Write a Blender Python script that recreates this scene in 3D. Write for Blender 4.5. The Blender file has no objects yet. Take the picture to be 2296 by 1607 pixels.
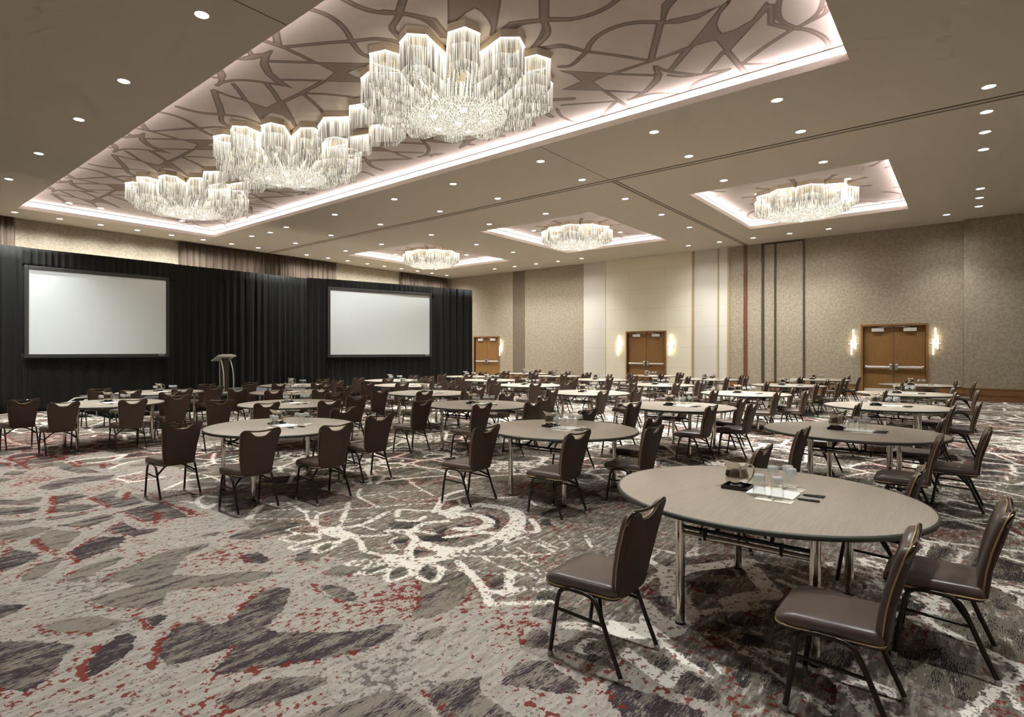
import bpy, math, random
import numpy as np
R = math.radians
random.seed(7); rng = np.random.default_rng(7)
sc = bpy.context.scene
col = sc.collection

# ------------------------------------------------------------------ camera
F, CX, HY, CH = 1291.3, 1024.0, 787.3, 1.685          # focal length, principal point, horizon (pixels of 2296x1607), eye height
B = R(41.535)
FW = np.array([math.cos(B), math.sin(B)]); RT = np.array([math.sin(B), -math.cos(B)])
cam_d = bpy.data.cameras.new('camera'); cam = bpy.data.objects.new('camera', cam_d); col.objects.link(cam)
cam.location = (0, 0, CH); cam.rotation_euler = (R(90), 0, B - R(90))
cam_d.sensor_width = 36; cam_d.lens = 36 * F / 2296
cam_d.shift_x = (1148 - CX) / 2296; cam_d.shift_y = -(803.5 - HY) / 2296
cam_d.clip_end = 200
sc.camera = cam
sc.view_settings.view_transform = 'Standard'; sc.view_settings.look = 'None'
sc.view_settings.exposure = 0.18; sc.view_settings.gamma = 1; sc.view_settings.use_curve_mapping = False
cy = sc.cycles
cy.max_bounces = 8; cy.diffuse_bounces = 4; cy.glossy_bounces = 3; cy.transmission_bounces = 7; cy.transparent_max_bounces = 10
cy.use_adaptive_sampling = True; cy.adaptive_threshold = .12; cy.adaptive_min_samples = 12
cy.caustics_reflective = False; cy.caustics_refractive = False; cy.sample_clamp_indirect = 3.0; cy.sample_clamp_direct = 0
cy.use_denoising = True; cy.use_light_tree = True

def on_plane(px, py, z):
    """points of the photograph that lie on the horizontal plane z, in room metres"""
    px = np.asarray(px, float); py = np.asarray(py, float)
    d = F * (CH - z) / (py - HY); r = (px - CX) / F * d
    return d[:, None] * FW + r[:, None] * RT

HC = 6.19            # ceiling height
XW = 26.5            # door wall
YW = 24.1            # screen wall

# ------------------------------------------------------------------ materials
def lin(c):
    return tuple(((v/255)/12.92 if v/255 <= .04045 else ((v/255+.055)/1.055)**2.4) for v in c) + (1,)
class NT:
    def __init__(s, m): s.t = m.node_tree; s.n = s.t.nodes; s.l = s.t.links
    def node(s, typ, **k):
        n = s.n.new(typ)
        for a, v in k.items():
            if a.startswith('i_'): n.inputs[a[2:].replace('_', ' ')].default_value = v
            else: setattr(n, a, v)
        return n
    def link(s, a, b): s.l.new(a, b)
    def math(s, op, a, b=None, c=None, clamp=False):
        n = s.n.new('ShaderNodeMath'); n.operation = op; n.use_clamp = clamp
        for i, v in enumerate((a, b, c)):
            if v is None: continue
            if isinstance(v, (int, float)): n.inputs[i].default_value = v
            else: s.link(v, n.inputs[i])
        return n.outputs[0]
    def mix(s, f, a, b):
        n = s.n.new('ShaderNodeMix'); n.data_type = 'RGBA'
        for k, v in ((0, f), (6, a), (7, b)):
            if isinstance(v, (int, float)): n.inputs[k].default_value = v
            elif isinstance(v, tuple): n.inputs[k].default_value = v
            else: s.link(v, n.inputs[k])
        return n.outputs[2]
    def step(s, v, lo, hi):
        n = s.n.new('ShaderNodeMapRange'); n.interpolation_type = 'SMOOTHSTEP'
        s.link(v, n.inputs[0]); n.inputs[1].default_value = lo; n.inputs[2].default_value = hi
        return n.outputs[0]
    def coords(s, scale=(1,1,1), rot=(0,0,0), kind='Object'):
        tc = s.n.new('ShaderNodeTexCoord'); mp = s.n.new('ShaderNodeMapping')
        s.link(tc.outputs[kind], mp.inputs[0]); mp.inputs['Scale'].default_value = scale; mp.inputs['Rotation'].default_value = rot
        return mp.outputs[0]
    def noise(s, vec, scale, detail=2, rough=.5, dist=0):
        n = s.n.new('ShaderNodeTexNoise'); s.link(vec, n.inputs['Vector'])
        n.inputs['Scale'].default_value = scale; n.inputs['Detail'].default_value = detail; n.inputs['Roughness'].default_value = rough; n.inputs['Distortion'].default_value = dist
        return n.outputs['Fac']
    def attr(s, name):
        n = s.n.new('ShaderNodeAttribute'); n.attribute_name = name
        return n.outputs['Fac']
def new_mat(name):
    m = bpy.data.materials.new(name); m.use_nodes = True
    t = NT(m); p = m.node_tree.nodes['Principled BSDF']
    return m, t, p
def mat(name, c, rough=.5, metal=0, spec=.5, bump=None, var=None, **k):
    m, t, p = new_mat(name)
    p.inputs['Base Color'].default_value = lin(c); p.inputs['Roughness'].default_value = rough
    p.inputs['Metallic'].default_value = metal; p.inputs['Specular IOR Level'].default_value = spec
    for a, v in k.items(): p.inputs[a.replace('_', ' ')].default_value = v
    if var:     # var = (second colour, scale, stretch)
        f = t.noise(t.coords(var[2]), var[1], 3)
        t.link(t.mix(t.step(f, .35, .65), lin(c), lin(var[0])), p.inputs['Base Color'])
    if bump:    # bump = (scale, strength, distance)
        b = t.node('ShaderNodeBump'); b.inputs['Strength'].default_value = bump[1]; b.inputs['Distance'].default_value = bump[2]
        t.link(t.noise(t.coords(), bump[0], 3), b.inputs['Height']); t.link(b.outputs[0], p.inputs['Normal'])
    return m
def emit(name, c, strength, sampled=False):
    m, t, p = new_mat(name)
    p.inputs['Base Color'].default_value = lin(c); p.inputs['Emission Color'].default_value = lin(c); p.inputs['Emission Strength'].default_value = strength
    if not sampled: m.cycles.emission_sampling = 'NONE'
    return m
def wallpaper(name, a, b, scale=12):
    m, t, p = new_mat(name)
    v = t.coords(); f = t.noise(v, scale, 2.5, .6, .6); g = t.noise(v, scale*.35, 1)
    f = t.step(f, .46, .54)
    c = t.mix(f, lin(a), lin(b)); c = t.mix(t.math('MULTIPLY', g, .15), c, lin((110, 98, 80)))
    t.link(c, p.inputs['Base Color']); p.inputs['Roughness'].default_value = .62; p.inputs['Specular IOR Level'].default_value = .3
    return m
def panelled(name, a, seam, w, h):
    """fabric-wrapped wall panels with fine seams; w, h panel size (m) along y and z"""
    m, t, p = new_mat(name)
    tc = t.node('ShaderNodeTexCoord'); sx = t.node('ShaderNodeSeparateXYZ'); t.link(tc.outputs['Object'], sx.inputs[0])
    def line(o, size):
        fr = t.math('FRACT', t.math('DIVIDE', o, size)); d = t.math('ABSOLUTE', t.math('SUBTRACT', fr, .5))
        return t.math('GREATER_THAN', d, .5 - .006/size)
    l = t.math('MAXIMUM', line(sx.outputs[1], w), line(sx.outputs[2], h))
    f = t.noise(t.coords((1, 3, 60)), 6, 2)
    c = t.mix(t.math('MULTIPLY', f, .25), lin(a), lin(seam)); c = t.mix(t.math('MULTIPLY', l, .55), c, lin(seam))
    t.link(c, p.inputs['Base Color']); p.inputs['Roughness'].default_value = .7; p.inputs['Specular IOR Level'].default_value = .2
    return m
def wood(name, a, b, axis=(14, 14, .7), rough=.35):
    m, t, p = new_mat(name)
    f = t.noise(t.coords(axis), 5, 4, .6, .5)
    t.link(t.mix(t.step(f, .3, .7), lin(a), lin(b)), p.inputs['Base Color']); p.inputs['Roughness'].default_value = rough
    return m

M = {}
M['ceiling'] = mat('ceiling_paint', (190, 181, 165), .8, spec=.2)
M['fascia'] = mat('fascia_paint', (240, 230, 220), .7, spec=.2)
M['slot'] = mat('track_slot', (30, 27, 23), .6)
M['track'] = mat('track_channel', (168, 156, 134), .6)
M['paper'] = wallpaper('leaf_wallpaper', (160, 147, 126), (145, 132, 111))
M['paper_dark'] = wallpaper('leaf_wallpaper_dark', (112, 99, 82), (104, 91, 75))
M['cream'] = panelled('cream_wall_panels', (222, 214, 190), (176, 167, 143), 1.75, .93)
M['grey_panel'] = panelled('grey_wall_panels', (206, 198, 184), (166, 157, 144), 3.1, .93)
M['trim_dark'] = mat('dark_bronze_trim', (66, 54, 44), .45)
M['trim_red'] = wood('red_wood_trim', (112, 74, 50), (90, 56, 38), (14, 14, .7))
M['trim_tan'] = mat('tan_trim', (160, 138, 100), .5)
M['oak'] = wood('oak_veneer', (134, 98, 56), (116, 82, 44), (16, 16, .8))
M['oak_base'] = wood('oak_skirting', (136, 98, 60), (114, 78, 46), (1.2, 1.2, 14))
M['steel'] = mat('brushed_steel', (205, 203, 198), .32, .9)
M['steel_light'] = mat('satin_aluminium', (222, 218, 208), .42, .55)
M['screen'] = mat('matte_screen_fabric', (214, 217, 212), .85, spec=.15)
M['screen_frame'] = mat('screen_border', (46, 43, 38), .7)
M['white_mark'] = mat('white_print', (210, 210, 205), .6)
def velvet(name, c, sheen):
    m, t, p = new_mat(name)
    f = t.noise(t.coords(), 90, 2)
    t.link(t.mix(f, lin(c), lin(tuple(int(v*1.35) for v in c))), p.inputs['Base Color'])
    p.inputs['Roughness'].default_value = .9; p.inputs['Specular IOR Level'].default_value = .12
    p.inputs['Sheen Weight'].default_value = sheen; p.inputs['Sheen Roughness'].default_value = .5
    return m
M['black_drape'] = velvet('black_velour', (28, 27, 25), .03)
M['brown_drape'] = velvet('brown_drapery', (84, 72, 62), .1)
M['stage_carpet'] = mat('stage_deck', (72, 70, 70), .85)
M['alu'] = mat('silver_frame', (178, 172, 160), .35, .8)
M['laminate'] = mat('taupe_laminate', (164, 151, 135), .34, spec=.42, var=((156, 143, 127), 3, (1.5, 26, 1)))
M['rubber'] = mat('dark_edge_band', (68, 66, 58), .5)
M['chrome'] = mat('chrome', (215, 210, 200), .09, 1)
M['black_steel'] = mat('black_steel', (26, 24, 22), .38, spec=.5)
M['bronze'] = mat('dark_bronze_tube', (52, 44, 36), .28, .6)
M['handle_metal'] = mat('polished_bronze_handle', (110, 100, 88), .12, 1)
M['vinyl'] = mat('brown_vinyl', (92, 78, 69), .33, spec=.5, bump=(160, .08, .002))
M['vinyl_back'] = mat('brown_back_fabric', (76, 60, 50), .62, spec=.3, bump=(240, .15, .002))
M['piping'] = mat('gold_piping', (176, 146, 104), .35, .3)
M['glide'] = mat('clear_glide', (150, 146, 138), .2)
M['black_plastic'] = mat('black_tray', (22, 21, 20), .35)
M['paper_white'] = mat('white_paper', (240, 236, 228), .6)
M['card'] = mat('cream_card', (238, 226, 204), .6)
M['pen'] = mat('black_pen', (30, 29, 30), .3)
def lined_paper():
    m, t, p = new_mat('ruled_paper')
    tc = t.node('ShaderNodeTexCoord'); sx = t.node('ShaderNodeSeparateXYZ'); t.link(tc.outputs['Object'], sx.inputs[0])
    fr = t.math('FRACT', t.math('MULTIPLY', sx.outputs[1], 1/.011)); l = t.math('LESS_THAN', fr, .14)
    t.link(t.mix(l, lin((243, 239, 232)), lin((205, 196, 190))), p.inputs['Base Color']); p.inputs['Roughness'].default_value = .6
    return m
M['ruled'] = lined_paper()
def glass(name, refract):
    """clear tumbler glass: see-through with Fresnel reflections; the thick base also refracts"""
    m = bpy.data.materials.new(name); m.use_nodes = True; t = NT(m); t.n.remove(t.n['Principled BSDF']); out = t.n['Material Output']
    tr = t.node('ShaderNodeBsdfTransparent'); tr.inputs[0].default_value = (.97, .98, .97, 1)
    gl = t.node('ShaderNodeBsdfGlossy'); gl.inputs['Roughness'].default_value = .02; gl.inputs[0].default_value = (1, 1, 1, 1)
    lw = t.node('ShaderNodeLayerWeight'); lw.inputs[0].default_value = .5
    a = t.node('ShaderNodeMixShader'); t.link(t.math('ADD', t.math('MULTIPLY', t.math('POWER', lw.outputs['Facing'], 2.2), .75), .07, clamp=True), a.inputs[0]); t.link(tr.outputs[0], a.inputs[1]); t.link(gl.outputs[0], a.inputs[2])
    if refract:
        rf = t.node('ShaderNodeBsdfRefraction'); rf.inputs['IOR'].default_value = 1.25; rf.inputs['Roughness'].default_value = .05
        b = t.node('ShaderNodeMixShader'); b.inputs[0].default_value = .3; t.link(a.outputs[0], b.inputs[1]); t.link(rf.outputs[0], b.inputs[2])
        g2 = t.node('ShaderNodeBsdfPrincipled'); g2.inputs['Base Color'].default_value = (.75, .75, .73, 1); g2.inputs['Roughness'].default_value = .12; g2.inputs['Specular IOR Level'].default_value = 1.0  # pale solid share put in for the sparkle of the base
        a = t.node('ShaderNodeMixShader'); a.inputs[0].default_value = .42; t.link(b.outputs[0], a.inputs[1]); t.link(g2.outputs[0], a.inputs[2])
    t.link(a.outputs[0], out.inputs[0]); return m
M['glass'] = glass('clear_glass', False); M['glass_base'] = glass('thick_glass_base', True)
def rods():
    """light-guide rods: strip light put in as emission, uneven per rod, strongest at tops"""
    m, t, p = new_mat('acrylic_rods')
    f = t.noise(t.coords((1, 1, .02)), 60, 1); f = t.step(f, .38, .62)
    h = t.attr('along'); hot = t.math('POWER', h, 7)
    e = t.math('ADD', t.math('MULTIPLY', f, t.math('ADD', .32, t.math('MULTIPLY', h, .44))), t.math('MULTIPLY', hot, .8))
    t.link(t.mix(f, lin((150, 150, 146)), lin((238, 236, 228))), p.inputs['Base Color']); p.inputs['Roughness'].default_value = .1
    p.inputs['Emission Color'].default_value = (1, .94, .82, 1); t.link(e, p.inputs['Emission Strength'])
    m.cycles.emission_sampling = 'NONE'
    return m
M['rods'] = rods()
M['canopy'] = mat('chandelier_canopy', (176, 162, 140), .7, spec=.2)
M['led'] = emit('warm_led', (255, 242, 218), 9)
M['cove'] = emit('cool_cove_led', (255, 244, 246), 40, True)
M['lens'] = emit('downlight_lens', (255, 250, 244), 9)
M['lens_hot'] = emit('downlight_lens_bright', (255, 250, 240), 30)
M['tube'] = emit('sconce_tube', (255, 240, 212), 6, True)
M['white_ring'] = mat('white_trim_ring', (215, 208, 196), .5)

# ------------------------------------------------------------------ mesh helpers
class MB:
    def __init__(s): s.v = []; s.f = []; s.m = []; s.cur = 0
    def quad(s, a, b, c, d):
        i = len(s.v); s.v += [a, b, c, d]; s.f.append((i, i+1, i+2, i+3)); s.m.append(s.cur)
    def box(s, x0, x1, y0, y1, z0, z1):
        i = len(s.v)
        s.v += [(x0,y0,z0),(x1,y0,z0),(x1,y1,z0),(x0,y1,z0),(x0,y0,z1),(x1,y0,z1),(x1,y1,z1),(x0,y1,z1)]
        for f in ((0,3,2,1),(4,5,6,7),(0,1,5,4),(1,2,6,5),(2,3,7,6),(3,0,4,7)): s.f.append(tuple(i+k for k in f)); s.m.append(s.cur)
    def rbox(s, x0, x1, y0, y1, z0, z1, b):
        """box with chamfered vertical and top edges"""
        def ring(e, z): return [(x0+e+b,y0+e,z),(x1-e-b,y0+e,z),(x1-e,y0+e+b,z),(x1-e,y1-e-b,z),(x1-e-b,y1-e,z),(x0+e+b,y1-e,z),(x0+e,y1-e-b,z),(x0+e,y0+e+b,z)]
        s.loops([ring(0, z0), ring(0, z1-b), ring(b*.7, z1)])
    def loops(s, L, closed=True, cap0=True, cap1=True):
        """skin a stack of equally long loops"""
        i = len(s.v); n = len(L[0])
        for l in L: s.v += [tuple(p) for p in l]
        for k in range(len(L)-1):
            for j in range(n if closed else n-1):
                a = i+k*n+j; b = i+k*n+(j+1) % n
                s.f.append((a, b, b+n, a+n)); s.m.append(s.cur)
        if closed and cap0: s.f.append(tuple(i+j for j in reversed(range(n)))); s.m.append(s.cur)
        if closed and cap1: s.f.append(tuple(i+(len(L)-1)*n+j for j in range(n))); s.m.append(s.cur)
    def tube(s, path, r, n=8, closed=False, ry=None):
        P = [np.array(p, float) for p in path]; N = len(P); L = []; up = None
        for k in range(N):
            a = P[(k-1) % N] if (closed or k > 0) else P[k]; b = P[(k+1) % N] if (closed or k < N-1) else P[k]
            t = b-a; t /= np.linalg.norm(t)+1e-12
            if up is None:
                ref = np.array([0, 0, 1.]) if abs(t[2]) < .9 else np.array([1., 0, 0])
                up = np.cross(np.cross(t, ref), t)
            up = up - t*np.dot(up, t); up /= np.linalg.norm(up)+1e-12
            w = np.cross(t, up); rk = r[k] if isinstance(r, (list, tuple)) else r
            L.append([tuple(P[k] + rk*math.cos(2*math.pi*j/n)*up + (ry or rk)*math.sin(2*math.pi*j/n)*w) for j in range(n)])
        if closed: L.append(L[0])
        s.loops(L, True, not closed, not closed)
    def lathe(s, prof, n=24, c=(0, 0, 0), cap0=True, cap1=True):
        L = [[(c[0]+r*math.cos(2*math.pi*j/n), c[1]+r*math.sin(2*math.pi*j/n), c[2]+z) for j in range(n)] for r, z in prof]
        s.loops(L, True, cap0, cap1)
    def mesh(s, name, mats, smooth=None):
        me = bpy.data.meshes.new(name); me.from_pydata(s.v, [], s.f)
        for m in (mats if isinstance(mats, (list, tuple)) else [mats]): me.materials.append(m)
        if any(s.m): me.polygons.foreach_set('material_index', s.m)
        if smooth is not None:
            me.polygons.foreach_set('use_smooth', [True]*len(s.f))
            if smooth < 180: me.set_sharp_from_angle(angle=R(smooth))
        me.validate(); me.update()
        return me
    def build(s, name, mats, parent=None, smooth=None, loc=(0, 0, 0), rz=0):
        o = bpy.data.objects.new(name, s.mesh(name, mats, smooth)); col.objects.link(o)
        o.location = loc; o.rotation_euler = (0, 0, rz)
        if parent: o.parent = parent
        return o
def tag(o, label=None, cat=None, group=None, kind=None):
    if label: o['label'] = label
    if cat: o['category'] = cat
    if group: o['group'] = group
    if kind: o['kind'] = kind
    return o
def empty(name, loc=(0, 0, 0), rz=0):
    o = bpy.data.objects.new(name, None); col.objects.link(o); o.location = loc; o.rotation_euler = (0, 0, rz); o.empty_display_size = .2
    return o
KIDS = {}
def copy_tree(o, parent=None):
    c = o.copy(); col.objects.link(c)
    if parent: c.parent = parent
    for ch in o.children: copy_tree(ch, c)
    return c
def struct(o): o['kind'] = 'structure'; return o

def bez(pts, n=6):
    """Catmull-Rom through pts"""
    P = np.array(pts, float); out = []
    for k in range(len(P)-1):
        p0 = P[max(k-1, 0)]; p1 = P[k]; p2 = P[k+1]; p3 = P[min(k+2, len(P)-1)]
        for q in range(n):
            t = q/n
            out.append(.5*((2*p1)+(-p0+p2)*t+(2*p0-5*p1+4*p2-p3)*t*t+(-p0+3*p1-3*p2+p3)*t**3))
    out.append(P[-1]); return np.array(out)

# ------------------------------------------------------------------ patterns woven into the carpet / printed on the tray ceilings
def px_list(pts, org, s, z):
    a = np.array(pts, float)/s + np.array(org); return on_plane(a[:, 0], a[:, 1], z)
class Field:
    """grid of points carrying signed distances to traced shapes (positive inside)"""
    def __init__(s, x0, x1, y0, y1, h):
        s.nx = int(round((x1-x0)/h))+1; s.ny = int(round((y1-y0)/h))+1; s.h = h
        s.x = np.linspace(x0, x1, s.nx); s.y = np.linspace(y0, y1, s.ny); s.a = {}
    def arr(s, k, v=-.5):
        if k not in s.a: s.a[k] = np.full((s.ny, s.nx), v, np.float32)
        return s.a[k]
    def win(s, P, m):
        i0, i1 = np.searchsorted(s.x, [P[:, 0].min()-m, P[:, 0].max()+m]); j0, j1 = np.searchsorted(s.y, [P[:, 1].min()-m, P[:, 1].max()+m])
        return slice(j0, j1), slice(i0, i1)
    @staticmethod
    def dist(X, Y, P, closed):
        d = np.full(X.shape, 9e9); n = len(P)
        for k in range(n if closed else n-1):
            a = P[k]; b = P[(k+1) % n]; e = b-a; L = (e@e)+1e-12
            t = np.clip(((X-a[0])*e[0]+(Y-a[1])*e[1])/L, 0, 1)
            d = np.minimum(d, (X-a[0]-t*e[0])**2+(Y-a[1]-t*e[1])**2)
        return np.sqrt(d)
    def stroke(s, key, P, w, m=.3):
        A = s.arr(key); q = s.win(P, m+w)
        if q[0].start >= q[0].stop or q[1].start >= q[1].stop: return
        X, Y = np.meshgrid(s.x[q[1]], s.y[q[0]])
        A[q] = np.maximum(A[q], w/2 - s.dist(X, Y, P, False))
    def fill(s, key, P, m=.3, extra=None):
        A = s.arr(key); q = s.win(P, m)
        if q[0].start >= q[0].stop or q[1].start >= q[1].stop: return
        X, Y = np.meshgrid(s.x[q[1]], s.y[q[0]]); ins = np.zeros(X.shape, bool); n = len(P)
        for k in range(n):
            a = P[k]; b = P[(k+1) % n]
            if a[1] == b[1]: continue
            c = ((a[1] > Y) != (b[1] > Y)) & (X < (b[0]-a[0])*(Y-a[1])/(b[1]-a[1])+a[0]); ins ^= c
        d = s.dist(X, Y, P, True); d = np.where(ins, d, -d)
        if extra:
            E = s.arr(extra[0], 0); E[q] = np.where(d > A[q], extra[1], E[q])
        A[q] = np.maximum(A[q], d)
    def build(s, name, z, m, flip=False):
        X, Y = np.meshgrid(s.x, s.y); co = np.stack([X.ravel(), Y.ravel(), np.full(X.size, z)], 1).astype(np.float32)
        me = bpy.data.meshes.new(name); nv = len(co); nf = (s.nx-1)*(s.ny-1)
        i = np.arange(s.nx-1); j = np.arange(s.ny-1); I, J = np.meshgrid(i, j); a = (J*s.nx+I).ravel()
        f = np.stack([a, a+1, a+1+s.nx, a+s.nx], 1)
        if flip: f = f[:, ::-1]
        me.vertices.add(nv); me.vertices.foreach_set('co', co.ravel())
        me.loops.add(nf*4); me.loops.foreach_set('vertex_index', f.ravel().astype(np.int32))
        me.polygons.add(nf); me.polygons.foreach_set('loop_start', np.arange(0, nf*4, 4, dtype=np.int32))
        me.update(calc_edges=True)
        for k, A in s.a.items():
            at = me.attributes.new(k, 'FLOAT', 'POINT'); at.data.foreach_set('value', A.ravel().astype(np.float32))
        me.materials.append(m)
        o = bpy.data.objects.new(name, me); col.objects.link(o); return o

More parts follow.
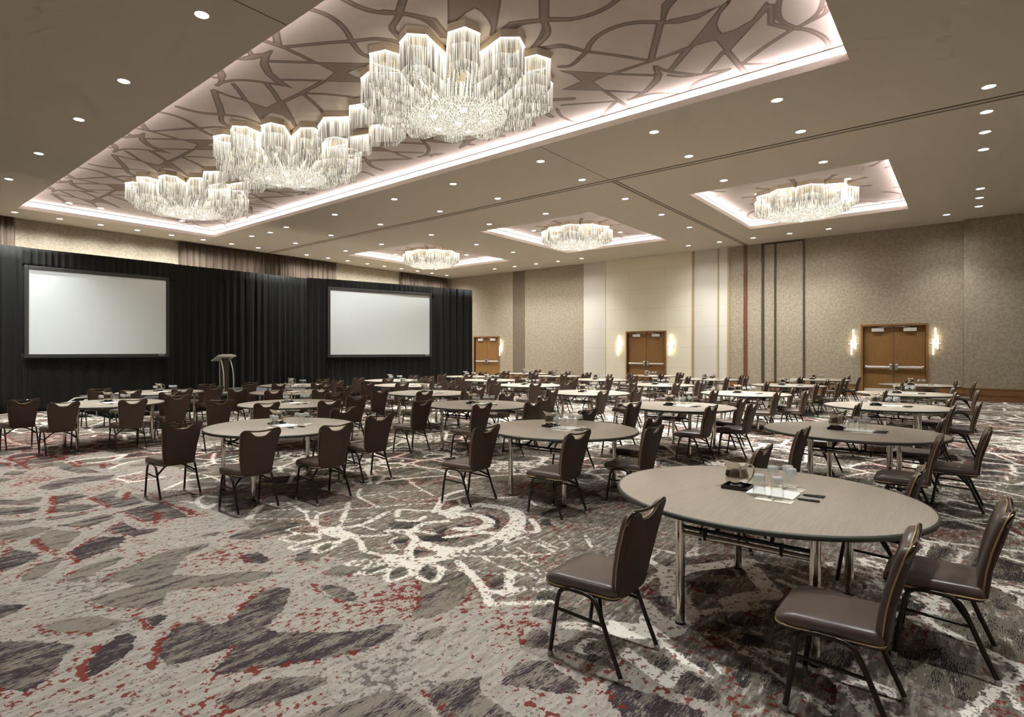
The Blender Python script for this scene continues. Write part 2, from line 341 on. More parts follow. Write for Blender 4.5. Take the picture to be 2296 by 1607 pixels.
# ------------------------------------------------------------------ carpet
def floor_px(pts, org, s): return px_list(pts, org, s, 0.0)
C1 = ((0, 1200), 2.262); C2 = ((560, 1200), 2.262); C3 = ((1000, 1200), 2.262); C4 = ((0, 980), 2.269); C5 = ((560, 1080), 1.935); C6 = ((1400, 1200), 2.193); P0 = ((0, 0), 1)
LEAVES = [   # (view, share of dark yarn, outline)
 (C1, .35, [(500,245),(620,170),(840,80),(1070,35),(1050,60),(940,110),(870,200),(1030,205),(1200,185),(1312,180),(1420,190),(1312,225),(1100,265),(950,270),(850,285),(820,360),(700,372),(560,365),(440,330),(520,300),(690,255),(620,235)]),
 (C1, .75, [(350,85),(420,40),(520,5),(640,10),(600,60),(480,100),(370,145),(390,110)]),
 (C1, .35, [(100,235),(110,205),(180,150),(300,115),(320,125),(260,180),(180,225)]),
 (C4, .3, [(180,520),(260,470),(420,480),(330,560),(270,575),(200,550)]),
 (C1, .7, [(-60,150),(0,110),(60,70),(140,80),(215,100),(120,145),(30,180),(-60,190)]),
 (C1, .3, [(330,235),(370,180),(480,140),(620,105),(610,130),(480,190),(400,235)]),
 (C1, .8, [(-80,350),(70,350),(150,352),(80,390),(0,420),(-80,430)]),
 (C1, .12, [(215,470),(300,430),(460,410),(620,430),(600,470),(460,495),(320,495),(240,490)]),
 (C1, .6, [(-150,545),(120,535),(290,545),(390,555),(330,610),(290,665),(220,740),(150,795),(60,790),(-150,770)]),
 (C1, .8, [(440,690),(450,630),(520,560),(600,510),(660,490),(685,530),(660,590),(580,650),(500,700),(450,735)]),
 (P0, .6, [(354,1474),(358,1439),(398,1399),(442,1392),(486,1403),(517,1386),(570,1333),(613,1315),(655,1319),(635,1368),(595,1408),(626,1417),(715,1417),(808,1415),(870,1399),(908,1399),(870,1434),(808,1461),(692,1483),(604,1496),(540,1506),(464,1516),(508,1474),(526,1447),(442,1478),(376,1492)]),
 (C2, .6, [(400,250),(350,260),(400,300),(470,330),(560,345),(540,300),(470,260)]),
 (C2, .4, [(370,190),(450,150),(560,160),(640,195),(540,200),(420,205)]),
 (C2, .5, [(220,130),(240,90),(320,70),(400,90),(340,125),(260,140)]),
 (C2, .6, [(-40,95),(60,90),(110,125),(60,145),(-40,135)]), (C2, .5, [(-30,200),(60,195),(30,235),(-30,240)]),
 (C2, .35, [(860,230),(900,200),(1050,180),(1130,190),(1080,330),(1020,380),(900,425),(810,415),(850,330)]),
 (C2, .55, [(815,540),(880,490),(980,455),(1000,470),(960,510),(850,545)]),
 (P0, .5, [(477,1576),(513,1554),(580,1531),(626,1518),(715,1515),(746,1519),(706,1545),(631,1567),(560,1591),(530,1592)]),
 (C2, .35, [(200,960),(260,921),(400,870),(560,830),(700,790),(780,800),(880,870),(960,960)]),
 (C3, .5, [(-110,790),(0,740),(100,730),(190,715),(150,790),(230,830),(340,921),(300,960),(20,960),(-60,870)]),
 (C3, .55, [(275,740),(320,680),(420,635),(520,635),(580,690),(700,760),(640,800),(560,800),(400,770),(300,770)]),
 (C3, .5, [(400,530),(420,480),(520,470),(530,560),(720,510),(760,540),(740,600),(860,640),(850,680),(740,640),(560,580),(390,570)]),
 (C3, .4, [(420,410),(440,360),(560,350),(690,370),(680,420),(560,440)]), (C3, .4, [(440,290),(530,280),(640,330),(480,340)]),
 (C3, .75, [(840,860),(800,760),(860,740),(980,790),(1100,820),(1312,900),(1330,960),(960,960)]),
 (C6, .55, [(200,740),(270,660),(360,690),(470,780),(480,830),(340,800),(230,770)]), (C3, .6, [(1005,620),(1060,585),(1130,610),(1120,670),(1080,705)]),
 (C1, .6, [(450,830),(520,800),(560,800),(500,835)]), (C1, .6, [(480,930),(600,870),(700,850),(620,890),(520,940)]), (C1, .7, [(720,420),(800,405),(850,405),(800,460),(770,470),(750,440)]),
 (C4, .65, [(545,480),(620,430),(700,470),(810,462),(780,485),(690,505)]), (C4, .6, [(610,378),(720,350),(840,335),(950,395),(960,405),(800,420),(740,430),(690,400)]),
 (C4, .5, [(460,305),(560,275),(610,265),(580,300),(640,310),(660,285),(740,330),(620,360),(560,355)]), (C4, .6, [(270,300),(420,285),(440,300),(330,335),(275,340)]),
 (C4, .5, [(260,350),(400,340),(520,345),(420,375),(250,385)]), (C4, .5, [(230,410),(430,380),(470,385),(350,410),(230,425)]), (C4, .5, [(250,450),(350,440),(400,425),(540,390),(590,400),(560,420),(440,460)]),
 (C4, .4, [(-40,315),(100,320),(220,300),(205,330),(100,345),(-40,340)]), (C4, .6, [(-40,365),(100,355),(205,355),(190,380),(60,395),(-40,400)]), (C4, .4, [(-40,430),(180,415),(160,435),(-40,465)]),
 (C4, .3, [(-40,495),(160,455),(270,460),(200,490),(110,520),(-40,525)]), (C4, .5, [(180,260),(280,220),(420,200),(590,190),(560,215),(420,230),(260,270)]), (C4, .6, [(10,190),(60,170),(140,175),(90,195)]),
 (C4, .6, [(-40,225),(20,205),(70,215),(-40,235)]), (C4, .5, [(980,515),(1060,490),(1130,475),(1100,500)]), (C4, .55, [(1150,510),(1250,470),(1330,465),(1330,520),(1180,520)]),
 (C4, .5, [(140,120),(200,105),(300,130),(220,150)]), (C4, .5, [(60,140),(120,130),(150,160),(90,165)]), (C4, .5, [(320,130),(420,150),(520,180),(400,185),(300,160)]),
 # under and around the tables in front
 (C6, .7, [(285,225),(380,228),(500,232),(480,262),(420,298),(350,260)]), (C6, .15, [(275,215),(450,190),(500,232),(285,226)]), (C6, .6, [(140,340),(150,300),(205,290),(210,350)]), (C6, .6, [(250,260),(330,310),(400,330),(340,345),(260,330)]),
 (C6, .7, [(340,145),(400,122),(515,125),(470,150),(400,155)]), (C6, .6, [(310,190),(320,165),(420,165),(520,160),(560,200)]), (C6, .55, [(400,470),(380,450),(440,420),(560,450),(480,480)]), (C6, .5, [(480,410),(560,385),(700,400),(640,450),(540,440)]),
 (C6, .6, [(540,510),(600,480),(740,520),(700,570),(620,560)]), (C6, .5, [(490,620),(560,600),(650,640),(600,760),(560,740)]), (C6, .5, [(90,590),(150,560),(220,620),(190,680),(120,640)]), (C6, .4, [(240,560),(330,590),(430,630),(420,680),(300,620)]),
 (C6, .5, [(660,680),(760,640),(800,760),(700,800)]), (C6, .5, [(560,140),(600,145),(635,180),(600,205),(560,200)]), (C6, .5, [(660,140),(700,130),(790,185),(720,185)]), (C6, .4, [(680,200),(800,210),(830,240),(740,270)]),
 (C6, .6, [(960,580),(1060,550),(1160,600),(1080,660),(980,640)]), (C6, .6, [(980,820),(1080,860),(1060,900),(960,893)]), (C6, .5, [(1180,680),(1240,680),(1200,780),(1150,760)]), (C6, .6, [(0,760),(100,800),(200,850),(330,900),(0,950)]),
 (C5, .8, [(720,235),(820,230),(920,238),(880,260),(760,260)]), (C5, .8, [(985,150),(1040,140),(1090,170),(1080,215),(1050,190)]), (C5, .6, [(800,200),(830,188),(860,195),(850,222),(800,222)]), (C5, .5, [(740,365),(780,360),(800,390),(780,415),(745,400)]),
 (C5, .4, [(615,390),(650,365),(690,370),(680,400),(620,420)]), (C5, .4, [(500,385),(560,358),(620,355),(590,375),(510,395)]), (C5, .4, [(300,290),(330,268),(370,265),(360,285),(310,300)]), (C5, .7, [(890,185),(930,185),(975,200),(920,205)]),
 (C5, .5, [(600,180),(700,170),(780,175),(720,200),(620,215)]), (C5, .5, [(670,300),(740,292),(760,310),(690,325)]), (C5, .5, [(1000,410),(1110,395),(1110,480),(1060,470)]), (C5, .5, [(1160,170),(1200,160),(1220,185),(1180,195)]), (C5, .6, [(1255,160),(1300,155),(1316,190),(1265,190)]),
 (C5, .5, [(590,250),(640,235),(690,250),(670,268),(600,268)]), (C5, .5, [(470,180),(500,150),(560,155),(520,180)]), (C5, .5, [(0,220),(120,195),(220,185),(180,225),(0,240)]), (C5, .35, [(0,180),(150,170),(270,185),(100,200),(0,205)]),
]
REDS = [(C1, .10, [(185,20),(200,55),(280,80)]), (C1, .09, [(345,90),(385,120),(380,145)]), (C1, .06, [(350,85),(430,40),(490,5)]), (C1, .05, [(80,235),(100,200),(180,150)]), (C1, .05, [(310,240),(340,200),(400,170)]), (C1, .04, [(500,245),(620,160),(800,85)]),
 (C1, .06, [(430,335),(480,365),(600,380),(720,380)]), (C1, .07, [(650,400),(730,440),(770,490)]), (C1, .07, [(190,460),(240,490),(330,500),(500,495)]), (C1, .06, [(0,790),(70,800),(150,810)]), (C1, .09, [(445,735),(410,690),(440,630),(500,560)]),
 (C1, .09, [(770,670),(800,590),(810,540),(910,440)]), (C1, .05, [(1290,290),(1200,390),(1130,440)]), (C1, .06, [(1190,560),(1130,610),(1050,690)]), (C1, .06, [(1080,720),(1200,705),(1312,690)]), (C1, .06, [(1030,850),(1100,870),(1200,885)]), (C1, .08, [(0,40),(40,60),(20,100)]),
 (C1, .06, [(0,175),(30,185)]), (C1, .03, [(860,275),(1000,270),(1130,250)]), (C1, .08, [(1215,80),(1230,115),(1280,140)]), (C1, .07, [(640,800),(690,810),(660,840)]), (C1, .05, [(600,770),(640,750)]),
 (C2, .07, [(320,250),(350,290),(420,320),(500,345)]), (C2, .05, [(370,180),(390,200),(450,205),(660,200)]), (C2, .06, [(225,100),(220,130),(260,142)]), (C2, .07, [(850,225),(850,270),(840,360),(805,420)]), (C2, .05, [(0,680),(250,645),(500,600),(720,555)]), (C2, .05, [(300,820),(390,780)]),
 (C2, .06, [(870,790),(940,840),(1020,915)]), (C2, .05, [(1200,205),(1210,260)]), (C2, .04, [(0,325),(50,280),(130,255)]),
 (C3, .05, [(330,770),(420,790),(500,800)]), (C3, .05, [(560,810),(640,820),(720,840)]), (C3, .05, [(400,860),(480,880),(570,915)]), (C3, .05, [(520,570),(700,640),(850,690)]), (C3, .05, [(700,720),(800,780),(910,880)]), (C3, .05, [(410,420),(560,450),(610,460)]), (C3, .05, [(375,560),(385,500),(405,450)]),
 (C3, .06, [(640,465),(740,480)]), (C3, .06, [(1060,730),(1110,790),(1200,830),(1312,850)]), (C3, .05, [(0,880),(40,915)]), (C3, .06, [(430,290),(425,340)]), (C3, .05, [(210,200),(215,260)]),
 (C4, .14, [(180,520),(200,555),(270,580)]), (C4, .07, [(530,480),(620,430)]), (C4, .08, [(530,482),(690,508)]), (C4, .09, [(610,378),(680,410),(730,430)]), (C4, .14, [(800,395),(795,440)]), (C4, .07, [(740,380),(960,395)]), (C4, .13, [(460,308),(560,355)]), (C4, .15, [(650,280),(635,315)]),
 (C4, .14, [(270,300),(270,340)]), (C4, .14, [(268,350),(255,385)]), (C4, .06, [(280,340),(440,338)]), (C4, .07, [(230,412),(520,365)]), (C4, .08, [(370,455),(470,465)]), (C4, .06, [(0,400),(180,400)]), (C4, .09, [(780,300),(950,380),(1050,400)]), (C4, .08, [(930,355),(1050,400)]), (C4, .08, [(670,255),(770,290)]),
 (C4, .12, [(210,85),(310,110),(400,150)]), (C4, .12, [(30,105),(100,130),(160,165)]), (C4, .16, [(520,135),(525,155)]), (C4, .08, [(0,525),(90,530)]), (C4, .09, [(1130,510),(1160,510)]), (C4, .1, [(130,120),(200,90)]), (C4, .1, [(190,160),(260,140)]), (C4, .06, [(0,345),(180,340)]), (C4, .09, [(60,250),(110,230)]),
 (C6, .05, [(160,710),(220,770),(330,810),(500,850)]), (C6, .06, [(290,230),(350,265),(420,290)]), (C6, .06, [(420,500),(460,560)]), (C6, .05, [(500,660),(560,740)]), (C6, .05, [(1210,820),(1290,850)]), (C6, .06, [(600,385),(700,420)]), (C6, .05, [(690,800),(800,780)]), (C6, .05, [(650,590),(790,600)]),
 (C6, .06, [(250,260),(280,310),(340,340)]), (C6, .05, [(140,350),(210,352)]), (C6, .06, [(440,310),(500,335)]), (C6, .05, [(370,450),(400,475)])]
WHITES = [(C5, .06, [(320,200),(250,190),(160,205),(200,220),(320,225)]), (C5, .07, [(310,235),(220,225),(130,245),(200,260),(300,245)]), (C5, .07, [(300,250),(220,265),(170,290),(210,292),(300,268)]), (C5, .08, [(380,262),(330,262),(280,290),(290,308),(350,290),(385,265)]),
 (C5, .07, [(0,160),(120,160),(250,165),(280,185),(330,200)]), (C5, .06, [(0,160),(60,100)]), (C5, .06, [(60,130),(160,120),(300,130)]), (C5, .06, [(60,100),(160,90),(240,135),(250,165)]), (C5, .07, [(290,180),(300,140),(400,120),(560,110),(650,100),(830,90)]), (C5, .09, [(400,170),(420,120),(430,90)]), (C5, .1, [(320,200),(470,190),(600,130)]),
 (C5, .06, [(380,190),(480,160),(560,150)]), (C5, .06, [(470,190),(560,210),(690,225)]), (C5, .09, [(330,210),(480,235),(600,230)]), (C5, .09, [(390,260),(440,240),(480,260),(500,300),(600,320)]), (C5, .3, [(340,210),(400,230)]),
 (C5, .06, [(700,360),(600,340),(470,340),(410,355),(450,362),(560,350)]), (C5, .07, [(640,350),(540,365),(465,395),(480,405),(560,390),(650,360)]), (C5, .07, [(690,365),(620,370),(590,410),(610,430),(690,405),(700,370)]), (C5, .08, [(700,370),(740,420),(800,430),(830,400),(830,370),(770,355),(730,360)]),
 (C5, .22, [(610,325),(700,345),(820,330),(850,305),(760,270)]), (C5, .2, [(700,345),(720,370)]), (C5, .06, [(640,240),(610,260),(640,290),(700,300)]), (C5, .12, [(690,225),(720,250),(690,300),(700,345)]), (C5, .12, [(760,270),(900,290),(1000,270),(1080,230),(1160,160)]), (C5, .06, [(860,300),(1000,300),(1100,270),(1200,230)]),
 (C5, .07, [(830,330),(920,320),(1100,325),(1316,310)]), (C5, .11, [(900,345),(940,380),(1010,460),(1040,530)]), (C5, .05, [(820,380),(950,385),(1100,400),(1300,395)]), (C5, .09, [(1040,530),(1200,525),(1316,520)]), (C5, .05, [(1010,460),(1120,490),(1230,440),(1316,410)]), (C5, .11, [(1130,400),(1120,490)]), (C5, .05, [(1030,470),(1316,465)]),
 (C5, .06, [(1180,270),(1230,260),(1316,300)]), (C5, .1, [(640,150),(650,120),(740,125),(830,125),(830,140)]), (C5, .1, [(640,165),(720,170),(760,150)]), (C5, .18, [(880,150),(960,140),(1040,170),(1000,200),(900,205)]), (C5, .25, [(880,150),(890,120),(1000,100),(1150,130),(1150,210),(1100,240)]), (C5, .1, [(1150,210),(1250,215),(1220,160)]),
 (C5, .12, [(800,130),(830,90),(850,60),(950,30)]), (C5, .07, [(560,110),(500,80),(470,60),(480,30)]), (C5, .06, [(600,60),(680,80),(830,70)]), (C5, .06, [(690,0),(760,40),(800,60)]), (C5, .06, [(500,60),(600,50),(690,40),(760,40)]), (C5, .08, [(860,80),(960,60),(1080,70),(1180,60)]), (C5, .07, [(930,120),(900,70)]), (C5, .07, [(1200,60),(1240,100),(1316,110)]),
 (C5, .12, [(850,240),(1000,220),(1080,225)]), (C5, .1, [(600,210),(700,210),(800,225)]), (C5, .12, [(700,215),(760,180),(860,170)]),
 (C3, .05, [(570,0),(620,50)]), (C3, .06, [(705,0),(740,60)]), (C3, .05, [(360,60),(420,95),(470,150)]), (C3, .05, [(470,20),(580,70),(620,50)]), (C3, .05, [(190,115),(330,180),(460,220)]), (C3, .08, [(330,180),(330,290)]), (C3, .05, [(0,80),(200,50),(420,10)]), (C3, .05, [(280,55),(360,120),(480,180)]),
 (C3, .16, [(610,455),(760,470),(900,500),(1100,500)]), (C3, .06, [(655,585),(760,600),(850,590)]), (C3, .08, [(660,585),(700,540),(760,520)]), (C3, .15, [(900,590),(980,640),(1060,700),(1120,745)]), (C3, .08, [(1120,745),(1180,690),(1210,640),(1120,560),(1080,520)]), (C3, .05, [(1160,600),(1312,700)]), (C3, .12, [(1000,330),(1080,420),(1100,500)]),
 (C3, .1, [(1020,120),(1100,180),(1110,300)]), (C3, .14, [(1030,400),(1000,480)]), (C3, .06, [(1030,120),(1110,80),(1200,100)]),
 (C6, .2, [(-60,440),(120,470),(200,480),(260,440),(300,380),(250,220),(300,170),(500,140),(600,120)]), (C6, .1, [(260,440),(420,370),(560,365),(700,345)]), (C6, .22, [(520,330),(620,300),(720,290),(680,230),(620,160)]), (C6, .06, [(200,480),(330,480),(480,500),(600,580)]), (C6, .05, [(620,470),(760,520),(820,540)]), (C6, .07, [(0,550),(100,640),(190,715)]), (C6, .08, [(190,715),(260,660),(300,640)]),
 (C6, .05, [(300,650),(420,690),(480,690),(440,620)]), (C6, .05, [(480,570),(620,590),(700,650),(860,770),(1000,880)]), (C6, .1, [(640,560),(840,590)]), (C6, .06, [(960,640),(1060,740),(1150,820),(1300,800)]), (C6, .08, [(1060,740),(1130,700),(1180,590)]), (C6, .06, [(900,780),(1030,850)]), (C6, .12, [(1130,700),(1290,760)]), (C6, .08, [(1150,820),(1200,893)]),
 (C6, .08, [(0,290),(150,200),(250,140),(360,60)]), (C6, .06, [(100,120),(250,170)]), (C6, .06, [(130,60),(300,100),(420,90)]), (C6, .1, [(760,220),(900,280)]), (C6, .08, [(820,200),(980,260),(1150,310)]), (C6, .06, [(640,130),(780,150),(900,190)]),
 (C4, .1, [(600,200),(660,190),(720,175)]), (C4, .12, [(650,230),(760,215),(830,200)]), (C4, .1, [(590,210),(660,225)]), (C4, .12, [(340,125),(440,110),(560,100),(640,85)]), (C4, .12, [(450,130),(560,120),(640,90)]), (C4, .1, [(560,160),(640,130),(760,110)]), (C4, .1, [(840,265),(920,230),(960,215)]), (C4, .08, [(840,268),(1000,262),(1100,250)]), (C4, .1, [(920,325),(1000,335),(1050,360),(1090,340)]), (C4, .1, [(1000,330),(1030,300),(1100,305)]), (C4, .1, [(1260,415),(1300,370),(1330,340)])]
BORDER = [(-400,1010),(-100,985),(110,965),(240,990),(330,1012),(420,1060),(430,1120),(560,1158),(650,1205),(780,1262),(870,1302),(960,1300),(1050,1345),(1230,1352),(1290,1410),(1330,1470),(1430,1500),(1500,1530),(1560,1560),(1700,1640),(1900,1800)]
fl = Field(-5.0, 28.0, -9.0, 24.2, .045)
fl.arr('leaf'); fl.arr('red'); fl.arr('white'); fl.arr('dark', .5)
for v, dk, P in LEAVES:
    fl.fill('leaf', floor_px(P, *v), .25, ('dark', dk))
for v, w, P in REDS: fl.stroke('red', bez(floor_px(P, *v), 4), w*.46)
for v, w, P in WHITES: fl.stroke('white', bez(floor_px(P, *v), 4), w*.66)
# away from the traced foreground the same web of pale lines and leaves goes on over the whole room
XX, YY = np.meshgrid(fl.x, fl.y)
bd = px_list(BORDER, (0, 0), 1, 0.0)
zone = np.full(XX.shape, -1.0, np.float32)
poly = np.vstack([bd, [[bd[-1][0], -9.5], [30, -9.5], [30, 26], [-6, 26], [-6, bd[0][1]]]])
ins = np.zeros(XX.shape, bool)
for k in range(len(poly)):
    a = poly[k]; b = poly[(k+1) % len(poly)]
    if a[1] != b[1]: ins ^= ((a[1] > YY) != (b[1] > YY)) & (XX < (b[0]-a[0])*(YY-a[1])/(b[1]-a[1])+a[0])
d = Field.dist(XX, YY, bd, False); zone = np.clip(np.where(ins, d, -d), -2, 2)
fl.a['zone'] = zone
DD = XX*FW[0]+YY*FW[1]; PX = CX + F*(XX*RT[0]+YY*RT[1])/np.maximum(DD, .05); PY = HY + F*CH/np.maximum(DD, .05)
tr = np.clip((PY-1085)/40, 0, 1)*np.clip((1990-PX)/60, 0, 1)*(DD > 1.5)      # 1 where the weave is traced
tr = np.where(zone < 0, np.maximum(tr, np.clip((PY-1045)/30, 0, 1)*(DD > 1.5)), tr)
# cells of the free weave: jittered seeds, distance to the cell edge, one random number per cell
def cells(spx, spy, seed, warp):
    r = np.random.default_rng(seed); nx = int(36/spx)+4; ny = int(36/spy)+4
    sx = (np.arange(nx)-1.5)*spx-6 + r.uniform(-.42, .42, (ny, nx))*spx; sy = (np.arange(ny)[:, None]-1.5)*spy-10 + r.uniform(-.42, .42, (ny, nx))*spy; rv = r.random((ny, nx))
    X = XX + warp*np.sin(YY*1.3+XX*.7) ; Y = YY + warp*np.sin(XX*1.1-YY*.5+1)
    I = np.clip(((X+6)/spx+1.5).round().astype(int), 2, nx-3); J = np.clip(((Y+10)/spy+1.5).round().astype(int), 2, ny-3)
    best = np.full(X.shape, 9e9); bx = np.zeros(X.shape); by = np.zeros(X.shape); bv = np.zeros(X.shape)
    for dj in (-1, 0, 1):
        for di in (-1, 0, 1):
            px_, py_ = sx[J+dj, I+di], sy[J+dj, I+di]; d2 = (X-px_)**2+(Y-py_)**2; m_ = d2 < best
            best = np.where(m_, d2, best); bx = np.where(m_, px_, bx); by = np.where(m_, py_, by); bv = np.where(m_, rv[J+dj, I+di], bv)
    e = np.full(X.shape, 9.0)
    for dj in (-2, -1, 0, 1, 2):
        for di in (-2, -1, 0, 1, 2):
            px_, py_ = sx[J+dj, I+di], sy[J+dj, I+di]; L = np.hypot(px_-bx, py_-by)
            q = ((px_+bx)/2-X)*(px_-bx)+((py_+by)/2-Y)*(py_-by); e = np.where(L > 1e-6, np.minimum(e, q/np.maximum(L, 1e-6)), e)
    return e, bv
free = 1-tr
e1, v1 = cells(.62, .46, 3, .16); e2, v2 = cells(1.15, .8, 4, .22)
off_ = -2*(1-free)
fl.a['dark'] = np.where(tr > .5, fl.a['dark'], .15+.6*v1).astype(np.float32)
fl.a['leaf'] = np.maximum(fl.a['leaf'], np.clip(e1-.075-(v1 < .12)*2+off_, -.5, .5)).astype(np.float32)
wb = np.maximum(np.where(v1 > .45, .026-e1, -1), .030-e2)
wb = np.where(zone > 0, wb, -1)
fl.a['white'] = np.maximum(fl.a['white'], np.clip(wb+off_, -.5, .5)).astype(np.float32)
rr_ = np.where(zone > 0, np.where(v2 > .72, .020-np.abs(e1-.065), -1), np.where(v1 > .3, .03-np.abs(e1-.07), -1))
fl.a['red'] = np.maximum(fl.a['red'], np.clip(rr_+off_, -.5, .5)).astype(np.float32)
rq = np.random.default_rng(12)
for gx in np.arange(1.0, 27, 2.1):          # rosettes
    for gy in np.arange(-3, 20, 1.9):
        x, y = gx+rq.uniform(-.5, .5), gy+rq.uniform(-.5, .5); dd = x*FW[0]+y*FW[1]
        i_, j_ = np.searchsorted(fl.x, x), np.searchsorted(fl.y, y)
        if zone[min(j_, fl.ny-1), min(i_, fl.nx-1)] < .2 or tr[min(j_, fl.ny-1), min(i_, fl.nx-1)] > 0 or dd < 2: continue
        n_ = rq.integers(8, 12); R1 = rq.uniform(.42, .62); a0 = rq.uniform(0, 6)
        for k in range(n_):
            a = a0+k*2*math.pi/n_; w_ = R1*.30; u = np.array([math.cos(a), math.sin(a)]); v_ = np.array([-u[1], u[0]]); C_ = np.array([x, y])
            fl.stroke('white', bez([C_+u*.13, C_+u*R1*.6+v_*w_, C_+u*R1, C_+u*R1*.6-v_*w_, C_+u*.13], 3), .045, .1)
def carpet():
    m, t, p = new_mat('woven_carpet')
    st = t.coords((.9, 4.2, 1)); st2 = t.coords((3.0, 30, 1)); iso = t.coords((1, 1.3, 1))
    rag = t.math('SUBTRACT', t.noise(iso, 15, 2, .7), .5)
    streak = t.noise(st2, 6.5, 1.5, .6); blot = t.noise(st, 3.4, 2, .65)
    n1 = t.noise(st, 7, 2, .7); n2 = t.noise(iso, 15, 3, .75); n3 = t.noise(iso, 1.2, 1)
    zone = t.step(t.math('ADD', t.attr('zone'), t.math('MULTIPLY', rag, .3)), -.02, .02)
    leaf_d = t.math('ADD', t.attr('leaf'), t.math('MULTIPLY', rag, .09))
    leaf = t.step(leaf_d, -.004, .004)
    sv = t.math('ADD', t.math('MULTIPLY', streak, 1.5), t.math('MULTIPLY', blot, 1.3))
    inkd = t.math('SUBTRACT', sv, t.math('SUBTRACT', 1.72, t.math('MULTIPLY', t.attr('dark'), .62)))
    dark = t.math('MULTIPLY', t.step(inkd, -.02, .02), leaf)
    ribs = t.node('ShaderNodeTexWave', wave_type='BANDS', bands_direction='X'); ribs.inputs['Scale'].default_value = 30; ribs.inputs['Distortion'].default_value = 1.5; t.link(t.coords(), ribs.inputs['Vector'])
    gB = t.mix(t.step(n1, .3, .7), lin((146, 137, 127)), lin((176, 166, 155))); gB = t.mix(t.math('MULTIPLY', ribs.outputs['Fac'], .25), gB, lin((128, 119, 110)))
    gA = t.mix(t.step(n1, .42, .58), lin((104, 96, 85)), lin((140, 131, 120)))
    c = t.mix(leaf, t.mix(zone, gB, gA), t.mix(zone, lin((128, 119, 107)), lin((108, 100, 86))))
    c = t.mix(dark, c, t.mix(zone, lin((62, 54, 56)), lin((54, 48, 48))))
    fl_ = t.math('ADD', n2, t.math('MULTIPLY', t.math('SUBTRACT', n3, .5), .42))
    fleck = t.math('MULTIPLY', t.step(fl_, .592, .602), t.math('SUBTRACT', 1, t.math('MULTIPLY', leaf, .92)))
    redl = t.step(t.math('ADD', t.attr('red'), t.math('MULTIPLY', rag, .15)), -.004, .004)
    red = t.math('MAXIMUM', redl, fleck)
    c = t.mix(t.math('MULTIPLY', red, .92), c, t.mix(streak, lin((92, 32, 26)), lin((122, 52, 41))))
    df = t.math('MULTIPLY', t.step(fl_, .378, .366), t.math('SUBTRACT', 1, leaf))
    c = t.mix(t.math('MULTIPLY', df, .75), c, lin((80, 70, 70)))
    wh = t.step(t.math('ADD', t.attr('white'), t.math('MULTIPLY', rag, .085)), -.004, .006)
    spk = t.math('MULTIPLY', t.math('MULTIPLY', t.step(n1, .62, .64), zone), t.math('SUBTRACT', 1, t.math('MULTIPLY', dark, .8)))
    wh = t.math('MAXIMUM', wh, t.math('MULTIPLY', spk, .4))
    wh = t.math('MULTIPLY', wh, t.math('SUBTRACT', 1, t.math('MULTIPLY', t.step(n2, .565, .58), .85)))
    c = t.mix(wh, c, t.mix(n1, lin((206, 196, 182)), lin((232, 223, 210))))
    t.link(c, p.inputs['Base Color']); p.inputs['Roughness'].default_value = .95; p.inputs['Specular IOR Level'].default_value = .05
    return m
M['carpet'] = carpet()
floor = struct(fl.build('floor', 0.0, M['carpet']))
# ------------------------------------------------------------------ ceiling trays with the printed pattern
ZT = 6.50
TRAYS = [(4.41, 10.69, 1.36, 22.4), (16.83, 23.12, 1.38, 5.98), (16.83, 23.14, 9.11, 13.74), (16.83, 23.2, 17.0, 21.78)]
FLC = [(7.5, 6.62), (7.5, 11.88), (7.5, 17.14)]      # chandeliers in the long tray
def printed():
    m, t, p = new_mat('printed_tray_ceiling')
    d = t.attr('pat'); band = t.step(d, -.003, .003)
    edge = t.math('MULTIPLY', t.step(t.math('SUBTRACT', .016, t.math('ABSOLUTE', t.math('SUBTRACT', d, .008))), -.003, .003), 1)
    n = t.noise(t.coords((1, 1, 1)), 1.3, 3); n2 = t.noise(t.coords((40, 40, 1)), 6, 1)
    base = t.mix(n, lin((182, 170, 162)), lin((198, 187, 178)))
    c = t.mix(band, base, t.mix(n, lin((134, 120, 112)), lin((144, 129, 121)))); c = t.mix(t.math('MULTIPLY', edge, .8), c, lin((110, 96, 88)))
    t.link(c, p.inputs['Base Color']); p.inputs['Roughness'].default_value = .8; p.inputs['Specular IOR Level'].default_value = .2
    return m
M['printed'] = printed()
Q1 = ((480, 0), 3.133); Q2 = ((860, 0), 3.133); Q3 = ((1160, 0), 3.29); Q4 = ((1500, 0), 3.21)
def cp(v, P): return px_list(P, v[0], v[1], ZT)
SA = [(.10, [(900,-12),(1000,40),(1100,75),(1200,90),(1300,88)]), (.12, [(1345,-60),(1300,88)]), (.09, [(680,65),(780,100),(870,155),(930,220),(965,285)]), (.08, [(965,290),(800,300),(600,320),(480,330)]), (.09, [(965,290),(1050,280),(1140,272),(1250,285),(1316,310)]), (.09, [(965,290),(1000,340),(1050,385),(1140,410)]),
 (.12, [(430,215),(450,315)]), (.09, [(345,285),(480,330)]), (.08, [(480,330),(600,385),(710,440)]), (.08, [(385,430),(550,435),(710,440)]), (.09, [(770,570),(620,650),(480,718)]), (.07, [(460,560),(600,562),(760,567)]), (.075, [(20,600),(60,578),(150,563),(270,567),(370,582),(440,592),(490,600)]),
 (.1, [(370,590),(420,650),(460,715)]), (.08, [(135,590),(180,645),(225,710)]), (.07, [(0,632),(110,675),(215,702)]), (.08, [(620,655),(720,740),(800,825)]), (.07, [(620,655),(800,662),(1050,690)]), (.12, [(0,640),(40,760),(50,805)]), (.08, [(0,803),(50,805),(150,815),(230,832),(350,880)]), (.1, [(50,805),(60,860),(150,910)]), (.09, [(240,355),(270,395)]), (.06, [(0,545),(30,545)])]
